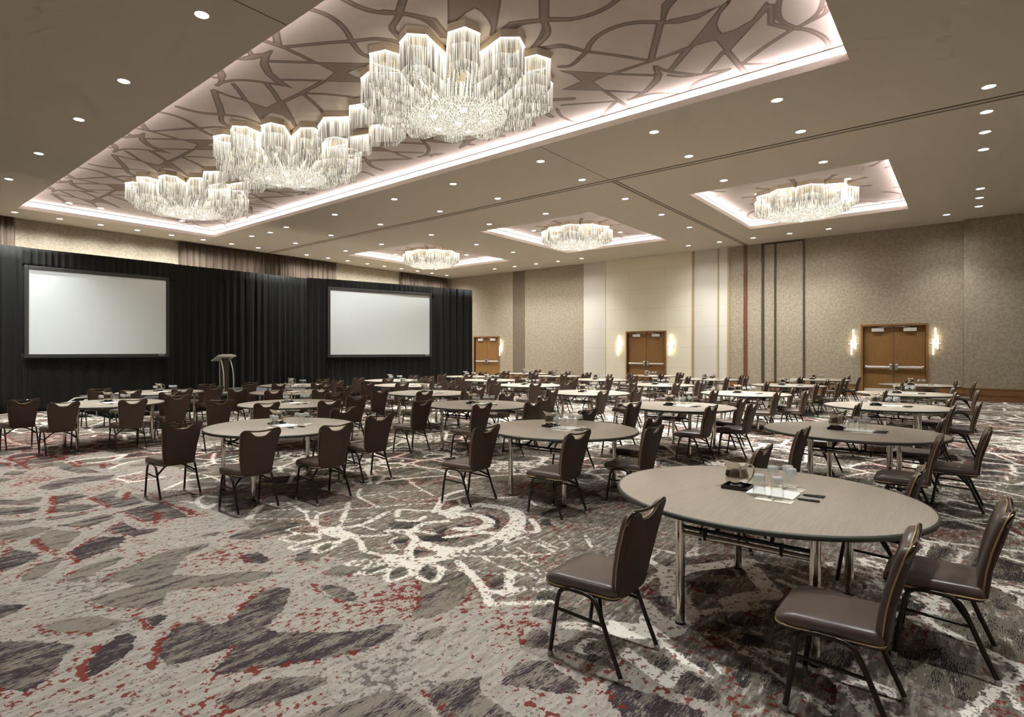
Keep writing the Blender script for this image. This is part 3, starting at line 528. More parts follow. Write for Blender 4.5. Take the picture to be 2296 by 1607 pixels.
FA = [[(710,437),(900,440),(1140,445),(1140,462),(1030,470),(935,512),(1000,540),(1085,555),(1085,578),(900,575),(770,570),(845,508)],
 [(150,418),(200,400),(280,380),(350,372),(400,350),(415,355),(390,400),(380,440),(410,510),(480,570),(555,622),(480,600),(430,580),(360,520),(322,455),(330,405),(280,418),(200,424)],
 [(15,605),(35,560),(20,510),(60,485),(85,530),(65,575)],
 [(225,705),(370,755),(445,715),(495,718),(560,830),(590,900),(555,880),(540,850),(470,805),(400,790),(350,820),(355,870),(330,850),(270,760)]]
SB = [(Q2, .09, [(0,80),(110,92),(200,105),(350,138)]), (Q2, .10, [(350,138),(400,200),(450,260)]), (Q2, .1, [(115,95),(85,150),(60,200),(110,260),(180,310)]), (Q2, .06, [(150,100),(280,140),(360,200),(410,260)]),
 (Q2, .14, [(1128,-40),(1128,135)]), (Q2, .1, [(1128,135),(1316,135)]), (Q2, .1, [(1128,140),(1000,152),(900,165)]), (Q2, .11, [(900,165),(840,215),(780,262)]), (Q2, .06, [(1110,150),(980,168),(900,212),(830,265)]), (Q2, .1, [(1128,145),(1150,240),(1050,340)]), (Q2, .06, [(1128,145),(1125,200),(1095,270),(1035,345)]), (Q2, .08, [(1030,350),(1150,330),(1250,318),(1316,332)]),
 (Q3, .09, [(760,-20),(650,60),(520,115),(360,145),(195,145)]), (Q3, .09, [(510,380),(540,320),(600,260),(720,200),(880,165),(1070,165)]), (Q3, .08, [(1075,165),(1200,160),(1316,130)]), (Q3, .11, [(1055,170),(985,445)]), (Q3, .07, [(985,450),(750,410),(510,380)]), (Q3, .08, [(510,380),(330,342),(100,382)]), (Q3, .08, [(510,380),(400,480),(310,490)]),
 (Q3, .08, [(985,450),(850,495),(710,542)]), (Q3, .08, [(985,450),(1250,360),(1316,322)]), (Q3, .07, [(700,545),(1010,555)]), (Q3, .07, [(640,665),(830,800)]), (Q3, .06, [(640,668),(920,682)]), (Q3, .09, [(1250,360),(1130,520)]), (Q3, .07, [(1020,490),(1120,527),(1316,550)]), (Q3, .06, [(820,735),(1000,690),(1180,690)]), (Q3, .06, [(330,775),(730,745)]), (Q3, .07, [(730,745),(620,855)]), (Q3, .06, [(290,800),(330,860),(430,905)]),
 (Q4, .08, [(130,345),(0,395)]), (Q4, .1, [(145,350),(10,505)]), (Q4, .1, [(420,370),(560,535)]), (Q4, .08, [(400,365),(260,520)]), (Q4, .09, [(735,40),(735,170)]), (Q4, .08, [(735,170),(880,210)]), (Q4, .07, [(800,-20),(785,80),(810,150),(905,200)]), (Q4, .08, [(905,205),(1000,215),(1100,260),(1150,320),(1130,360)]), (Q4, .06, [(905,205),(1000,150),(1080,80),(1115,-20)]), (Q4, .07, [(905,205),(1110,105),(1140,40)]),
 (Q4, .08, [(880,215),(700,330),(540,450)]), (Q4, .06, [(540,460),(640,460),(860,450)]), (Q4, .07, [(0,540),(120,550),(300,520),(430,495)]), (Q4, .07, [(150,640),(200,590),(300,550),(430,500)])]
FB = [(Q2, [(450,-60),(835,-60),(785,250),(745,250),(757,190),(735,140),(690,85),(642,57),(580,90),(520,140),(497,200),(505,240),(455,250)]), (Q3, [(1065,30),(1120,-15),(1190,-15),(1120,70),(1095,130),(1090,165),(1055,165)]), (Q3, [(310,520),(700,540),(560,603),(650,670),(330,660),(470,600),(400,550),(330,530)]),
 (Q3, [(1000,480),(1030,490),(1070,550),(1050,600),(960,680),(820,735),(930,670),(1000,590),(1015,550)]), (Q4, [(130,345),(250,200),(380,35),(430,0),(460,-20),(430,30),(370,100),(345,170),(360,215),(385,240),(480,210),(600,140),(700,10),(740,40),(600,190),(440,365),(400,365),(335,290)]), (Q4, [(-10,70),(70,-30),(20,-30),(-30,10)]), (Q4, [(0,140),(200,100),(370,40),(200,140),(0,162)])]
g = .11
x0, x1, y0, y1 = TRAYS[0]
tf = Field(x0-g, x1+g, y0-g, y1+g, .024); tf.arr('pat')
mx = lambda P: np.stack([2*FLC[0][0]-P[:, 0], P[:, 1]], 1)
my = lambda P: np.stack([P[:, 0], 2*FLC[1][1]-P[:, 1]], 1)
sh = lambda P, k: P + np.array([0, k*(FLC[1][1]-FLC[0][1])])
for w, P in SA:
    Q = bez(cp(Q1, P), 4)
    for S in (Q, mx(Q)):
        for k in (0, 1, 2): tf.stroke('pat', sh(S, k), w, .12)
for P in FA:
    Q = cp(Q1, P)
    for S in (Q, mx(Q)):
        for k in (0, 1, 2): tf.fill('pat', sh(S, k), .12)
for v, w, P in SB:
    Q = bez(cp(v, P), 4)
    for S in (Q, my(Q)): tf.stroke('pat', S, w, .12)
for v, P in FB:
    Q = cp(v, P)
    for S in (Q, my(Q)): tf.fill('pat', S, .12)
struct(tf.build('ceiling', ZT, M['printed'], True))
for (x0, x1, y0, y1) in TRAYS[1:]:      # small trays: a ring of pointed petals round each chandelier
    q = Field(x0-g, x1+g, y0-g, y1+g, .03); X, Y = np.meshgrid(q.x, q.y); U = X-(x0+x1)/2; V = Y-(y0+y1)/2
    r = np.hypot(U, V); n = 10; th = np.arctan2(V, U)
    def petals(rc, hl, hw, off):
        a = (th+off) % (2*np.pi/n) - np.pi/n; x = r*np.cos(a)-rc; y = np.abs(r*np.sin(a))
        Rr = (hl*hl+hw*hw)/(2*hw); return Rr - np.hypot(x, y+Rr-hw)     # pointed lens, positive inside
    p1 = petals(1.75, .85, .46, 0); p2 = petals(2.6, .95, .5, np.pi/n)
    out = np.maximum(-np.maximum(p1, p2), -9)
    d = np.minimum(np.minimum(-p1, -p2), np.minimum(2.25-r + .25*np.cos(n*th), r-.9))
    d = np.maximum(d, .045-np.abs(p2+.03)); d = np.where(p1 > 0, -p1, d)
    a = (th) % (np.pi/n) - np.pi/(2*n); d = np.maximum(d, np.where(r > 2.3, .05-np.abs(r*np.sin(a)), -1)); d = np.where(p2 > .02, -p2, d)
    q.a['pat'] = np.clip(d, -.5, .5).astype(np.float32)
    struct(q.build('ceiling', ZT, M['printed'], True))
# main ceiling plate with the four openings
def plate(b, xs, ys, holes, z0, z1):
    for i in range(len(xs)-1):
        for j in range(len(ys)-1):
            cx, cyy = (xs[i]+xs[i+1])/2, (ys[j]+ys[j+1])/2
            if any(h[0] < cx < h[1] and h[2] < cyy < h[3] for h in holes): continue
            b.quad((xs[i], ys[j], z0), (xs[i], ys[j+1], z0), (xs[i+1], ys[j+1], z0), (xs[i+1], ys[j], z0))
XMIN, YMIN = -5.0, -9.0
b = MB(); xs = sorted({XMIN, XW+.4, *[v for t_ in TRAYS for v in t_[:2]]}); ys = sorted({YMIN, YW+.1, *[v for t_ in TRAYS for v in t_[2:]]})
plate(b, xs, ys, TRAYS, HC, HC)
struct(b.build('ceiling', M['ceiling']))
LABT = ['the long tray with three chandeliers', 'the square tray nearest the right-hand doors', 'the square tray before the middle doors', 'the square tray nearest the stage corner']
for k, (x0, x1, y0, y1) in enumerate(TRAYS):
    zf = HC+.125
    b = MB()
    def ring(e, z): return [(x0-e, y0-e, z), (x1+e, y0-e, z), (x1+e, y1+e, z), (x0-e, y1+e, z)]
    L = [ring(0, HC), ring(0, zf), ring(g, zf), ring(g, ZT-.012)]
    b.loops([[p for p in l] for l in L], True, False, False)
    b.cur = 1; b.loops([ring(g-.001, ZT-.022), ring(g-.001, ZT-.002)], True, False, False)  # dark strip stands in for the shadow gap below the tray ceiling
    tr_o = struct(b.build('trim_%d' % (k+1), [M['fascia'], M['trim_dark']]))
    b = MB()
    for (a0, a1, c0, c1) in ((x0-.07, x1+.07, y0-.07, y0-.04), (x0-.07, x1+.07, y1+.04, y1+.07), (x0-.07, x0-.04, y0-.04, y1+.04), (x1+.04, x1+.07, y0-.04, y1+.04)): b.box(a0, a1, c0, c1, zf+.001, zf+.022)
    tag(b.build('cove_light', M['cove']), 'white LED strip glowing in the cove around '+LABT[k], 'light strip', 'cove light strips')
# folding-wall tracks and joints in the ceiling
def track(name, x0, x1, y0, y1):
    b = MB(); al = (x1-x0) > (y1-y0)
    b.box(x0, x1, y0, y1, HC-.012, HC+.01); b.cur = 1
    if al: b.box(x0, x1, (y0+y1)/2-.018, (y0+y1)/2+.018, HC-.014, HC+.01); b.box(x0, x1, y0-.012, y0, HC-.01, HC+.01)
    else: b.box((x0+x1)/2+.03, (x0+x1)/2+.07, y0, y1, HC-.014, HC+.01); b.box(x0-.012, x0, y0, y1, HC-.01, HC+.01)
    struct(b.build(name, [M['track'], M['slot']]))
track('trim_5', 13.98, 14.18, -8.9, 24.0); track('trim_6', 14.2, 26.4, 6.95, 7.11)
b = MB(); b.box(-4.8, 4.4, 7.03, 7.042, HC-.003, HC+.01); b.box(10.7, 13.96, 7.03, 7.042, HC-.003, HC+.01); struct(b.build('trim_7', M['slot']))

# ------------------------------------------------------------------ walls
b = MB()     # door wall, built from panels; mats: 0 paper 1 same paper, darker 2 cream 3 grey
WM = [M['paper'], M['paper_dark'], M['cream'], M['grey_panel']]
D1 = (1.09, 2.94, 2.62); D2 = (10.52, 12.37, 2.58); D3 = (20.24, 22.05, 2.5)     # y0, y1, top of the door openings
def wall_y(x, ya, yb, m, holes=()):
    b.cur = m; ys_ = [ya]
    for h in holes:
        b.box(x, x+.16, ys_[-1], h[0], 0, HC); b.box(x, x+.16, h[0], h[1], h[2], HC); ys_.append(h[1])
    b.box(x, x+.16, ys_[-1], yb, 0, HC)
wall_y(XW, .09, 7.72, 0, [D1]); wall_y(XW, 7.72, 9.24, 3); wall_y(XW, 9.24, 13.52, 2, [D2]); wall_y(XW-.02, 13.52, 14.74, 3); wall_y(XW, 14.74, 18.40, 0); wall_y(XW+.03, 18.40, 19.23, 1); wall_y(XW, 19.23, YW, 0, [D3])
wall_d = struct(b.build('wall_doors', WM))
b = MB(); b.box(XW-.22, XW-.06, -8.9, .085, 0, HC); struct(b.build('wall_right', M['paper']))
b = MB(); b.box(XMIN, XW+.3, YW, YW+.16, 0, HC); struct(b.build('wall_stage', M['paper']))
b = MB(); b.box(XMIN, XW+.3, -9.06, -8.9, 0, HC); struct(b.build('wall_behind', M['paper']))
b = MB(); b.box(XMIN-.16, XMIN, -9.0, YW+.1, 0, HC); struct(b.build('wall_left', M['paper']))
def strip(name, y0, y1, m, pr=.03, z0=0, z1=HC-.01, x=XW): 
    b = MB(); b.box(x-pr, x+.01, y0, y1, z0, z1); return struct(b.build(name, m))
for k, (y0, y1, m) in enumerate([(4.85, 4.92, 'trim_dark'), (5.88, 5.95, 'trim_dark'), (6.33, 6.43, 'trim_dark'), (6.98, 7.12, 'trim_red'), (7.68, 7.77, 'trim_tan'), (8.13, 8.18, 'trim_tan'), (9.19, 9.28, 'trim_tan')]):
    strip('trim_%d' % (10+k), y0, y1, M[m])
strip('trim_17', 4.85, 6.43, M['trim_dark'], .034, HC-.07, HC-.01)
def skirting(name, y0, y1, x=XW):
    b = MB(); b.box(x-.022, x+.01, y0, y1, 0, .40); b.box(x-.03, x+.01, y0, y1, .40, .44); b.box(x-.03, x+.01, y0, y1, .20, .215); struct(b.build(name, M['oak_base']))
for k, (y0, y1) in enumerate([(.09, 1.01), (3.02, 4.85), (4.92, 6.33), (7.12, 7.68), (14.74, 20.14), (22.14, 24.1)]): skirting('baseboard_doors%s' % ('' if k == 0 else '_%d' % k), y0, y1)
skirting('baseboard_right', -8.9, .085, XW-.22)

def double_door(n, y0, y1, top, lab):
    b = MB(); fw = .07
    b.box(XW-.035, XW+.14, y0-fw, y0, 0, top+fw); b.box(XW-.035, XW+.14, y1, y1+fw, 0, top+fw); b.box(XW-.035, XW+.14, y0, y1, top, top+fw)
    d = struct(b.build('door_%d' % n, M['oak']))
    ym = (y0+y1)/2; xf = XW+.07
    for s, (a, c) in ((1, (y0, ym-.003)), (-1, (ym+.003, y1))):
        b = MB(); b.box(xf, xf+.045, a+.003, c-.003, .012, top-.004); leaf = b.build('door_leaf', M['oak'], d)
        st = ym-.003 if s == 1 else ym+.003; e = a if s == 1 else c       # meeting edge, hinge edge
        b = MB(); b.rbox(xf-.075, xf-.035, min(st-s*.08, e+s*.1), max(st-s*.08, e+s*.1), 1.07, 1.135, .006); b.build('panic_bar', M['steel_light'], leaf)
        b = MB(); yc = st-s*.085; b.rbox(xf-.085, xf, yc-.04, yc+.04, 1.0, 1.215, .012); b.build('latch_case', M['steel'], leaf)
        b = MB(); yc = e+s*.08; b.rbox(xf-.06, xf, yc-.03, yc+.03, 1.06, 1.145, .008); b.build('bar_bracket', M['steel'], leaf)
        b = MB(); yc = e+s*.45; b.rbox(xf-.07, xf, yc-.19, yc+.19, top-.2, top-.07, .008); b.tube([(xf-.06, yc, top-.05), (xf-.10, yc+s*.2, top-.035), (xf-.02, yc+s*.42, top-.03)], .009, 6); b.build('door_closer', M['steel_light'], leaf)
        b = MB(); b.box(xf-.003, xf, a+.02, c-.02, .04, .30); b.build('kick_plate', M['steel_light'], leaf)
double_door(1, *D1, ''); double_door(2, *D2, ''); double_door(3, *D3, '')

def sconce(y, zc, lab):
    e = empty('wall_sconce', (XW, y, zc)); tag(e, lab, 'wall light', 'tube wall lights beside the doors')
    b = MB(); b.rbox(-.02, 0, -.1, .1, -.09, .09, .005); b.build('back_plate', M['steel'], e)
    b = MB(); b.tube([(-.07, -.15, 0), (-.07, .15, 0)], .022, 10); b.box(-.08, 0, -.015, .015, -.015, .015); b.build('cross_arm', M['steel'], e)
    for dx, dy, a, c in ((-.085, .0, -.13, .56), (-.10, -.06, -.19, .31), (-.10, .06, -.40, .17)):
        b = MB(); b.lathe([(.006, a), (.024, a+.01), (.024, c-.01), (.006, c)], 12, (dx, dy, 0)); b.build('light_tube', M['tube'], e, 40)
sconce(3.23, 1.95, 'three-tube wall light on the stage side of the right-hand doors'); sconce(.83, 1.96, 'three-tube wall light beside right-hand doors near the wall corner')
sconce(12.78, 1.90, 'three-tube wall light on the stage side of the middle doors'); sconce(10.22, 1.90, 'three-tube wall light on the camera side of the middle doors'); sconce(20.03, 1.82, 'three-tube wall light beside the doors half hidden by the black drape')
b = MB(); b.rbox(XW-.036, XW-.02, 3.5, 3.68, .33, .42, .004); b.cur = 1; b.box(XW-.04, XW-.034, 3.53, 3.65, .35, .4)
tag(b.build('wall_outlet', [M['black_plastic'], M['slot']]), 'small black outlet plate on the wood baseboard left of right-hand doors', 'outlet')

# ------------------------------------------------------------------ draperies
def cloth(name, p0, p1, z0, z1, m, period, amp, seed, label, cat, group=None, puddle=0, parent=None, gather=0, nz=14, lean=0):
    """pleated hanging cloth between two plan points; closed to a thin solid"""
    r = np.random.default_rng(seed); p0 = np.array(p0, float); p1 = np.array(p1, float); L = np.linalg.norm(p1-p0); u = (p1-p0)/L; nrm = np.array([u[1], -u[0]])
    n = max(24, int(L/period*9)); s = np.linspace(0, L, n); w = np.zeros((nz, n)); zz = np.linspace(z1, z0, nz)
    ph = r.random(6)*6.28; jit = np.cumsum(r.normal(0, .25, n))
    for k in range(nz):
        q = k/(nz-1)
        base = np.sin(2*np.pi*s/period + ph[0] + .9*np.sin(2*np.pi*s/(period*5.3)+ph[1]) + jit*.35)
        fine = np.sin(2*np.pi*s/(period*.47)+ph[2]+jit*.4)
        slow = np.sin(2*np.pi*s/(period*3.1)+ph[3]+.6*q)
        w[k] = amp*(base*(.35+.65*q**.4) + .45*fine*(1-.6*q) + .5*slow*q)
        if gather: w[k] *= 1-.6*math.exp(-q*gather)
    V = []
    for k in range(nz):
        q = k/(nz-1); fl_ = puddle*max(0, q-.85)/.15*(.5+.5*np.sin(s*5+ph[4])) if puddle else np.zeros(n)
        P = p0 + s[:, None]*u + (w[k]+fl_+lean*q)[:, None]*nrm
        V += [(P[i, 0], P[i, 1], zz[k]) for i in range(n)]
    b = MB(); b.v = V
    for k in range(nz-1):
        for i in range(n-1): a = k*n+i; b.f.append((a, a+n, a+n+1, a+1)); b.m.append(0)
    o = b.build(name, m, parent, 180); md = o.modifiers.new('thickness', 'SOLIDIFY'); md.thickness = .006
    if label: tag(o, label, cat, group)
    return o
BD = M['black_drape']; YD = 19.38
cloth('stage_drape', (.5, YD+.06), (4.0, YD+.02), .01, 4.55, BD, .30, .055, 1, 'black velour drape at the far left, pooling on the carpet', 'drape', 'black pipe and drape backdrop', .22)
cloth('drape_valance', (3.9, YD-.06), (7.95, YD-.08), 4.02, 4.53, BD, .17, .022, 2, 'gathered black valance above the left projection screen', 'drape', 'black pipe and drape backdrop', nz=6)
cloth('drape_skirt', (3.9, YD-.02), (7.85, YD-.04), .01, 1.62, BD, .42, .045, 3, 'black skirt hanging below the left projection screen', 'drape', 'black pipe and drape backdrop', .05)
cloth('stage_drape', (7.75, YD), (10.6, YD-.06), .01, 4.53, BD, .27, .05, 4, 'black drape panel between left screen and the lectern', 'drape', 'black pipe and drape backdrop')
cloth('stage_drape', (10.55, YD-.03), (14.4, YD-.1), .01, 4.53, BD, .25, .05, 5, 'black drape panel between the lectern and right screen', 'drape', 'black pipe and drape backdrop')
ua = np.array([4.04, -1.0]); ua /= np.linalg.norm(ua); S2a = np.array([12.39, 17.0]); nb = np.array([-ua[1], ua[0]])     # right screen plane, nb points away from the camera
def s2(t, off=0): return S2a + ua*t + nb*off
cloth('stage_drape', s2(-.8, .16), s2(.02, .12), .01, 4.27, BD, .22, .04, 6, 'narrow black side drape left of the right projection screen', 'drape', 'black pipe and drape backdrop')
cloth('drape_valance', s2(-.1, .078), s2(4.4, .078), 3.93, 4.27, BD, .2, .016, 7, 'gathered black valance above the right projection screen', 'drape', 'black pipe and drape backdrop', nz=6)
cloth('drape_skirt', s2(-.1, .1), s2(4.35, .1), .01, 1.5, BD, .26, .035, 8, 'black skirt hanging below the right projection screen', 'drape', 'black pipe and drape backdrop')
cloth('stage_drape', s2(4.3, .16), s2(6.42, .2), .01, 4.27, BD, .34, .05, 9, 'black side drape right of the right screen, ending before the doors', 'drape', 'black pipe and drape backdrop', .12)
WDm = M['brown_drape']
for i, (xa, xb, lab) in enumerate([(-1.0, 4.67, 'brown pleated wall drape at the far left above the black backdrop'), (10.07, 17.82, 'wide brown pleated wall drape above the middle of black backdrop'), (22.3, 26.3, 'brown pleated wall drape in the far corner beside right screen')]):
    cloth('wall_drape', (xa, YW-.1), (xb, YW-.1), .02, HC-.02, WDm, .30, .085, 20+i, lab, 'drape', 'brown drapes on the screen wall', nz=8)

def screen(name, a, bb, z0, z1, lab, nrm):
    a = np.array(a); bb = np.array(bb); L = np.linalg.norm(bb-a); ang = math.atan2(bb[1]-a[1], bb[0]-a[0])
    e = empty(name, (a[0], a[1], 0), ang); tag(e, lab, 'projection screen', 'projection screens')
    b = MB(); b.box(0, L, -.008, .008, z0, z1); b.build('screen_surface', M['screen'], e)
    f = .10; b = MB()
    for q in ((-f, 0, z0-f, z1+f), (L, L+f, z0-f, z1+f), (0, L, z0-f, z0), (0, L, z1, z1+f)): b.rbox(q[0], q[1], -.03, .03, q[2], q[3], .01)
    fr = b.build('screen_border', M['screen_frame'], e)
    b = MB()
    for k in range(6): b.box(L-.22+k*.03, L-.22+k*.03+.02, -.032, -.03, z0-.045, z0-.025)
    b.build('maker_mark', M['white_mark'], fr)
screen('projection_screen', (4.02, 19.16), (7.55, 19.0), 1.605, 3.925, 'left projection screen, blank white in a black border', None)
screen('projection_screen', s2(0), s2(4.16), 1.565, 3.885, 'right projection screen, blank white in a black border, beyond the lectern', None)

# ------------------------------------------------------------------ stage and lectern
SZ = .46
st = empty('stage_platform', (5.03, 16.05, 0)); tag(st, 'low stage platform with dark deck and black skirt before the drape', 'stage')
b = MB(); b.rbox(0, 6.1, 0, 2.44, SZ-.06, SZ, .01); b.build('deck', M['stage_carpet'], st)
for (p0, p1, sd) in (((0.02, .02), (6.08, .02), 31), ((.02, 2.4), (.02, .02), 32), ((6.08, .02), (6.08, 2.4), 33)):
    cloth('skirt', p0, p1, .005, SZ-.05, BD, .16, .018, sd, None, None, nz=4, parent=st)
sp = empty('stage_steps', (5.0, 17.2, 0)); tag(sp, 'folding silver stage steps at the left end of the stage', 'steps')
for yy in (-.45, .45):
    b = MB(); b.tube([(-.02, yy, SZ-.01), (-.30, yy, SZ-.02), (-.92, yy, .03), (-1.0, yy, .02)], .025, 8); b.tube([(-.05, yy, .02), (-.05, yy, SZ-.05)], .018, 8); b.build('stringer', M['alu'], sp, 40)
for xx, z in ((-.3, .30), (-.62, .15)):
    b = MB(); b.rbox(xx-.14, xx+.14, -.43, .43, z-.03, z, .006); b.cur = 1; b.box(xx-.145, xx-.13, -.43, .43, z-.03, z+.002); b.build('tread', [M['stage_carpet'], M['alu']], sp)

le = empty('lectern', (8.25, 16.50, SZ), R(0)); tag(le, 'silver lectern with curved posts and dark centre panel on the stage', 'lectern')
b = MB(); b.rbox(-.2, .2, -.27, .17, 0, .03, .01); b.build('base_plate', M['alu'], le)
for sx in (-1, 1):
    b = MB(); b.tube(bez([(sx*.145, -.20, .03), (sx*.15, -.215, .35), (sx*.148, -.16, .7), (sx*.14, .0, 1.02)], 6), .017, 10); b.build('post', M['steel_light'], le, 60)
    b = MB(); b.tube(bez([(sx*.115, .09, .03), (sx*.115, .105, .4), (sx*.112, .12, .8), (sx*.11, .14, .98)], 6), .014, 10); b.build('post', M['steel_light'], le, 60)
b = MB(); b.rbox(-.095, .095, -.03, .03, .03, 1.02, .006); b.build('centre_panel', M['trim_dark'], le)
b = MB()
def slant(x0, x1, y0, z0, y1, z1, t): 
    b.loops([[(x0, y0, z0), (x0, y1, z1), (x0, y1, z1+t), (x0, y0, z0+t)], [(x1, y0, z0), (x1, y1, z1), (x1, y1, z1+t), (x1, y0, z0+t)]])
slant(-.27, .27, -.12, 1.09, .30, .93, .025); b.rbox(-.27, .27, -.145, -.115, 1.06, 1.12, .006); b.rbox(-.18, .18, -.135, -.125, 1.11, 1.14, .003); b.box(-.27, .27, .29, .32, .925, .975)
b.build('reading_top', M['steel_light'], le)
# ------------------------------------------------------------------ chairs
def chair_proto():
    root = empty('banquet_chair')
    nz_ = 8
    for sx in (-1, 1):
        x = .225*sx
        front = [(x, .21, .018), (x*.995, .185, .20), (x*.985, .163, .335), (x*.98, .150, .372), (x*.975, .125, .392), (x*.97, .09, .398), (x*.97, .05, .398)]
        rear = [(x*.97, .05, .398), (x*.97, .01, .398), (x*.97, -.03, .392), (x*.975, -.062, .372), (x*.98, -.083, .335), (x*.99, -.145, .175), (x, -.21, .018)]
        for P in (front, rear):
            b = MB(); b.tube(P, .0125, 8); lg = b.build('leg', M['bronze'], root, 50)
            f = P[0] if P is front else P[-1]
            b = MB(); b.lathe([(.012, .03), (.0155, .026), (.0165, .006), (.014, 0)], 10, (f[0], f[1], 0)); b.build('foot_glide', M['glide'], lg, 40)
        b = MB(); b.tube([(x*.99, .176, .275), (x*.985, -.105, .262)], .009, 8); b.build('side_rail', M['bronze'], root, 50)
        b = MB(); b.tube([(x*.985, -.10, .285), (x*.5, -.03, .352), (x*.28, .0, .368)], .010, 8); b.build('brace', M['bronze'], root, 50)
    # seat: rounded trapezoid, crowned
    def outline(sc_, dz=0, grow=0):
        pts = []
        cs = [(-.195-grow, -.165-grow, .05), (.195+grow, -.165-grow, .05), (.232+grow, .262+grow, .085), (-.232-grow, .262+grow, .085)]
        for k in range(4):
            p = np.array(cs[k][:2]); a = np.array(cs[k-1][:2]); c = np.array(cs[(k+1) % 4][:2]); r = cs[k][2]
            u = (a-p)/np.linalg.norm(a-p); v = (c-p)/np.linalg.norm(c-p)
            for t in np.linspace(0, 1, 6):
                q = p + u*r*(1-t)**2 + v*r*t**2; pts.append(q)
        P = np.array(pts); cen = np.array([0, .05]); return [(cen[0]+(q[0]-cen[0])*sc_, cen[1]+(q[1]-cen[1])*sc_) for q in P]
    def seatloop(s_, z): return [(x, y, z + (-.022*max(0, (y-.17)/.09)**1.5 if z > .44 else 0)) for x, y in outline(s_)]
    b = MB(); b.loops([seatloop(.965, .398), seatloop(1.0, .408), seatloop(1.012, .428), seatloop(1.0, .447), seatloop(.965, .459), seatloop(.86, .466), seatloop(.6, .472), seatloop(.25, .475), seatloop(.05, .4755)]); b.build('seat', M['vinyl'], root, 60)
    b = MB(); b.tube([(x, y, .402) for x, y in outline(1.008)], .0045, 6, True); b.build('seat_piping', M['piping'], root, 180)
    b = MB(); b.loops([[(x, y, .384) for x, y in outline(.93)], [(x, y, .386) for x, y in outline(.985)], [(x, y, .399) for x, y in outline(.99)]]); b.build('seat_pan', M['black_plastic'], root, 40)
    # backrest outline in (x, z): tapered to the bottom, hand-hold notch at the top
    h = [(0, .385), (.09, .386), (.135, .392), (.158, .405), (.172, .43), (.178, .46), (.190, .56), (.202, .66), (.214, .76), (.220, .81), (.2185, .838), (.208, .856), (.190, .864), (.165, .863), (.135, .858), (.112, .848), (.095, .832), (.075, .815), (.045, .803), (0, .799)]
    O = np.array(h + [(-x, z) for x, z in reversed(h[1:-1])])
    def inset(P, e):
        n = len(P); out = []
        for k in range(n):
            a = P[k-1]; c = P[(k+1) % n]; t = c-a; t /= np.linalg.norm(t); out.append(P[k] + e*np.array([-t[1], t[0]]))
        return np.array(out)
    def bend(P, t):
        out = []
        for x, z in P:
            q = (z-.385)/.48; y = -.150 - .105*q + .02*math.sin(math.pi*q) - .012*(1-(x/.22)**2)*0.8
            out.append((x, y+t, z))
        return out
    b = MB(); b.loops([bend(inset(O, .016), .034), bend(inset(O, .006), .030), bend(O, .022), bend(O, .004)][::-1]); b.build('backrest', M['vinyl'], root, 50)
    b = MB(); b.loops([bend(O, .003), bend(O, -.012), bend(inset(O, .005), -.017), bend(inset(O, .012), -.019)][::-1]); b.build('back_panel', M['vinyl_back'], root, 50)
    b = MB(); b.tube(bend(inset(O, -.002), .004), .0042, 6, True); b.build('back_piping', M['piping'], root, 180)
    hp = bez([(-.221, .80), (-.2225, .838), (-.210, .862), (-.185, .874), (-.15, .872), (-.08, .862), (0, .858), (.08, .862), (.15, .872), (.185, .874), (.210, .862), (.2225, .838), (.221, .80)], 3)
    b = MB(); b.tube(bend(hp, -.006), .0085, 8); b.build('grab_handle', M['handle_metal'], root, 180)
    return root

# ------------------------------------------------------------------ tables and what stands on them
def table_proto():
    root = empty('round_table'); Rt = .915; zt = .75
    b = MB(); b.lathe([(0.001, zt-.026), (Rt-.012, zt-.026), (Rt-.012, zt-.0015), (Rt-.016, zt), (0.001, zt)], 96); b.build('tabletop', M['laminate'], root, 30)
    b = MB(); b.lathe([(Rt-.013, zt-.030), (Rt-.003, zt-.028), (Rt, zt-.018), (Rt, zt-.008), (Rt-.004, zt-.001), (Rt-.014, zt+.0008)], 96, cap0=False, cap1=False); b.build('edge_band', M['rubber'], root, 60)
    for sx in (-1, 1):
        for sy in (-1, 1):
            x, y = sx*.60, -.05+sy*.36
            b = MB(); b.lathe([(.0275, .012), (.0275, zt-.03)], 20, (x, y, 0)); lg = b.build('leg', M['chrome'], root, 40)
            b = MB(); b.lathe([(.030, 0), (.031, .006), (.029, .014)], 16, (x, y, 0)); b.build('leg_foot', M['black_plastic'], lg, 40)
            b = MB(); b.rbox(x-.045, x+.045, y-.04, y+.04, zt-.05, zt-.027, .006); b.build('mounting_plate', M['black_steel'], root)
            b = MB(); b.tube([(x, -.05+sy*.15, .605), (x-sx*.30, -.05+sy*.12, zt-.03)], .012, 8); b.build('brace', M['black_steel'], root, 40)
        b = MB(); b.tube([(sx*.60, -.41, .568), (sx*.60, .31, .568)], .0155, 12); b.build('crossbar', M['chrome'], root, 40)
        b = MB(); b.tube([(sx*.60, -.41, .605), (sx*.60, .31, .605)], .012, 10)
        for yy in (-.25, .16): b.rbox(sx*.60-.018, sx*.60+.018, yy-.008, yy+.008, .55, .62, .003)
        b.build('spreader_bar', M['black_steel'], root, 40)
    return root
ZT_ = .7508
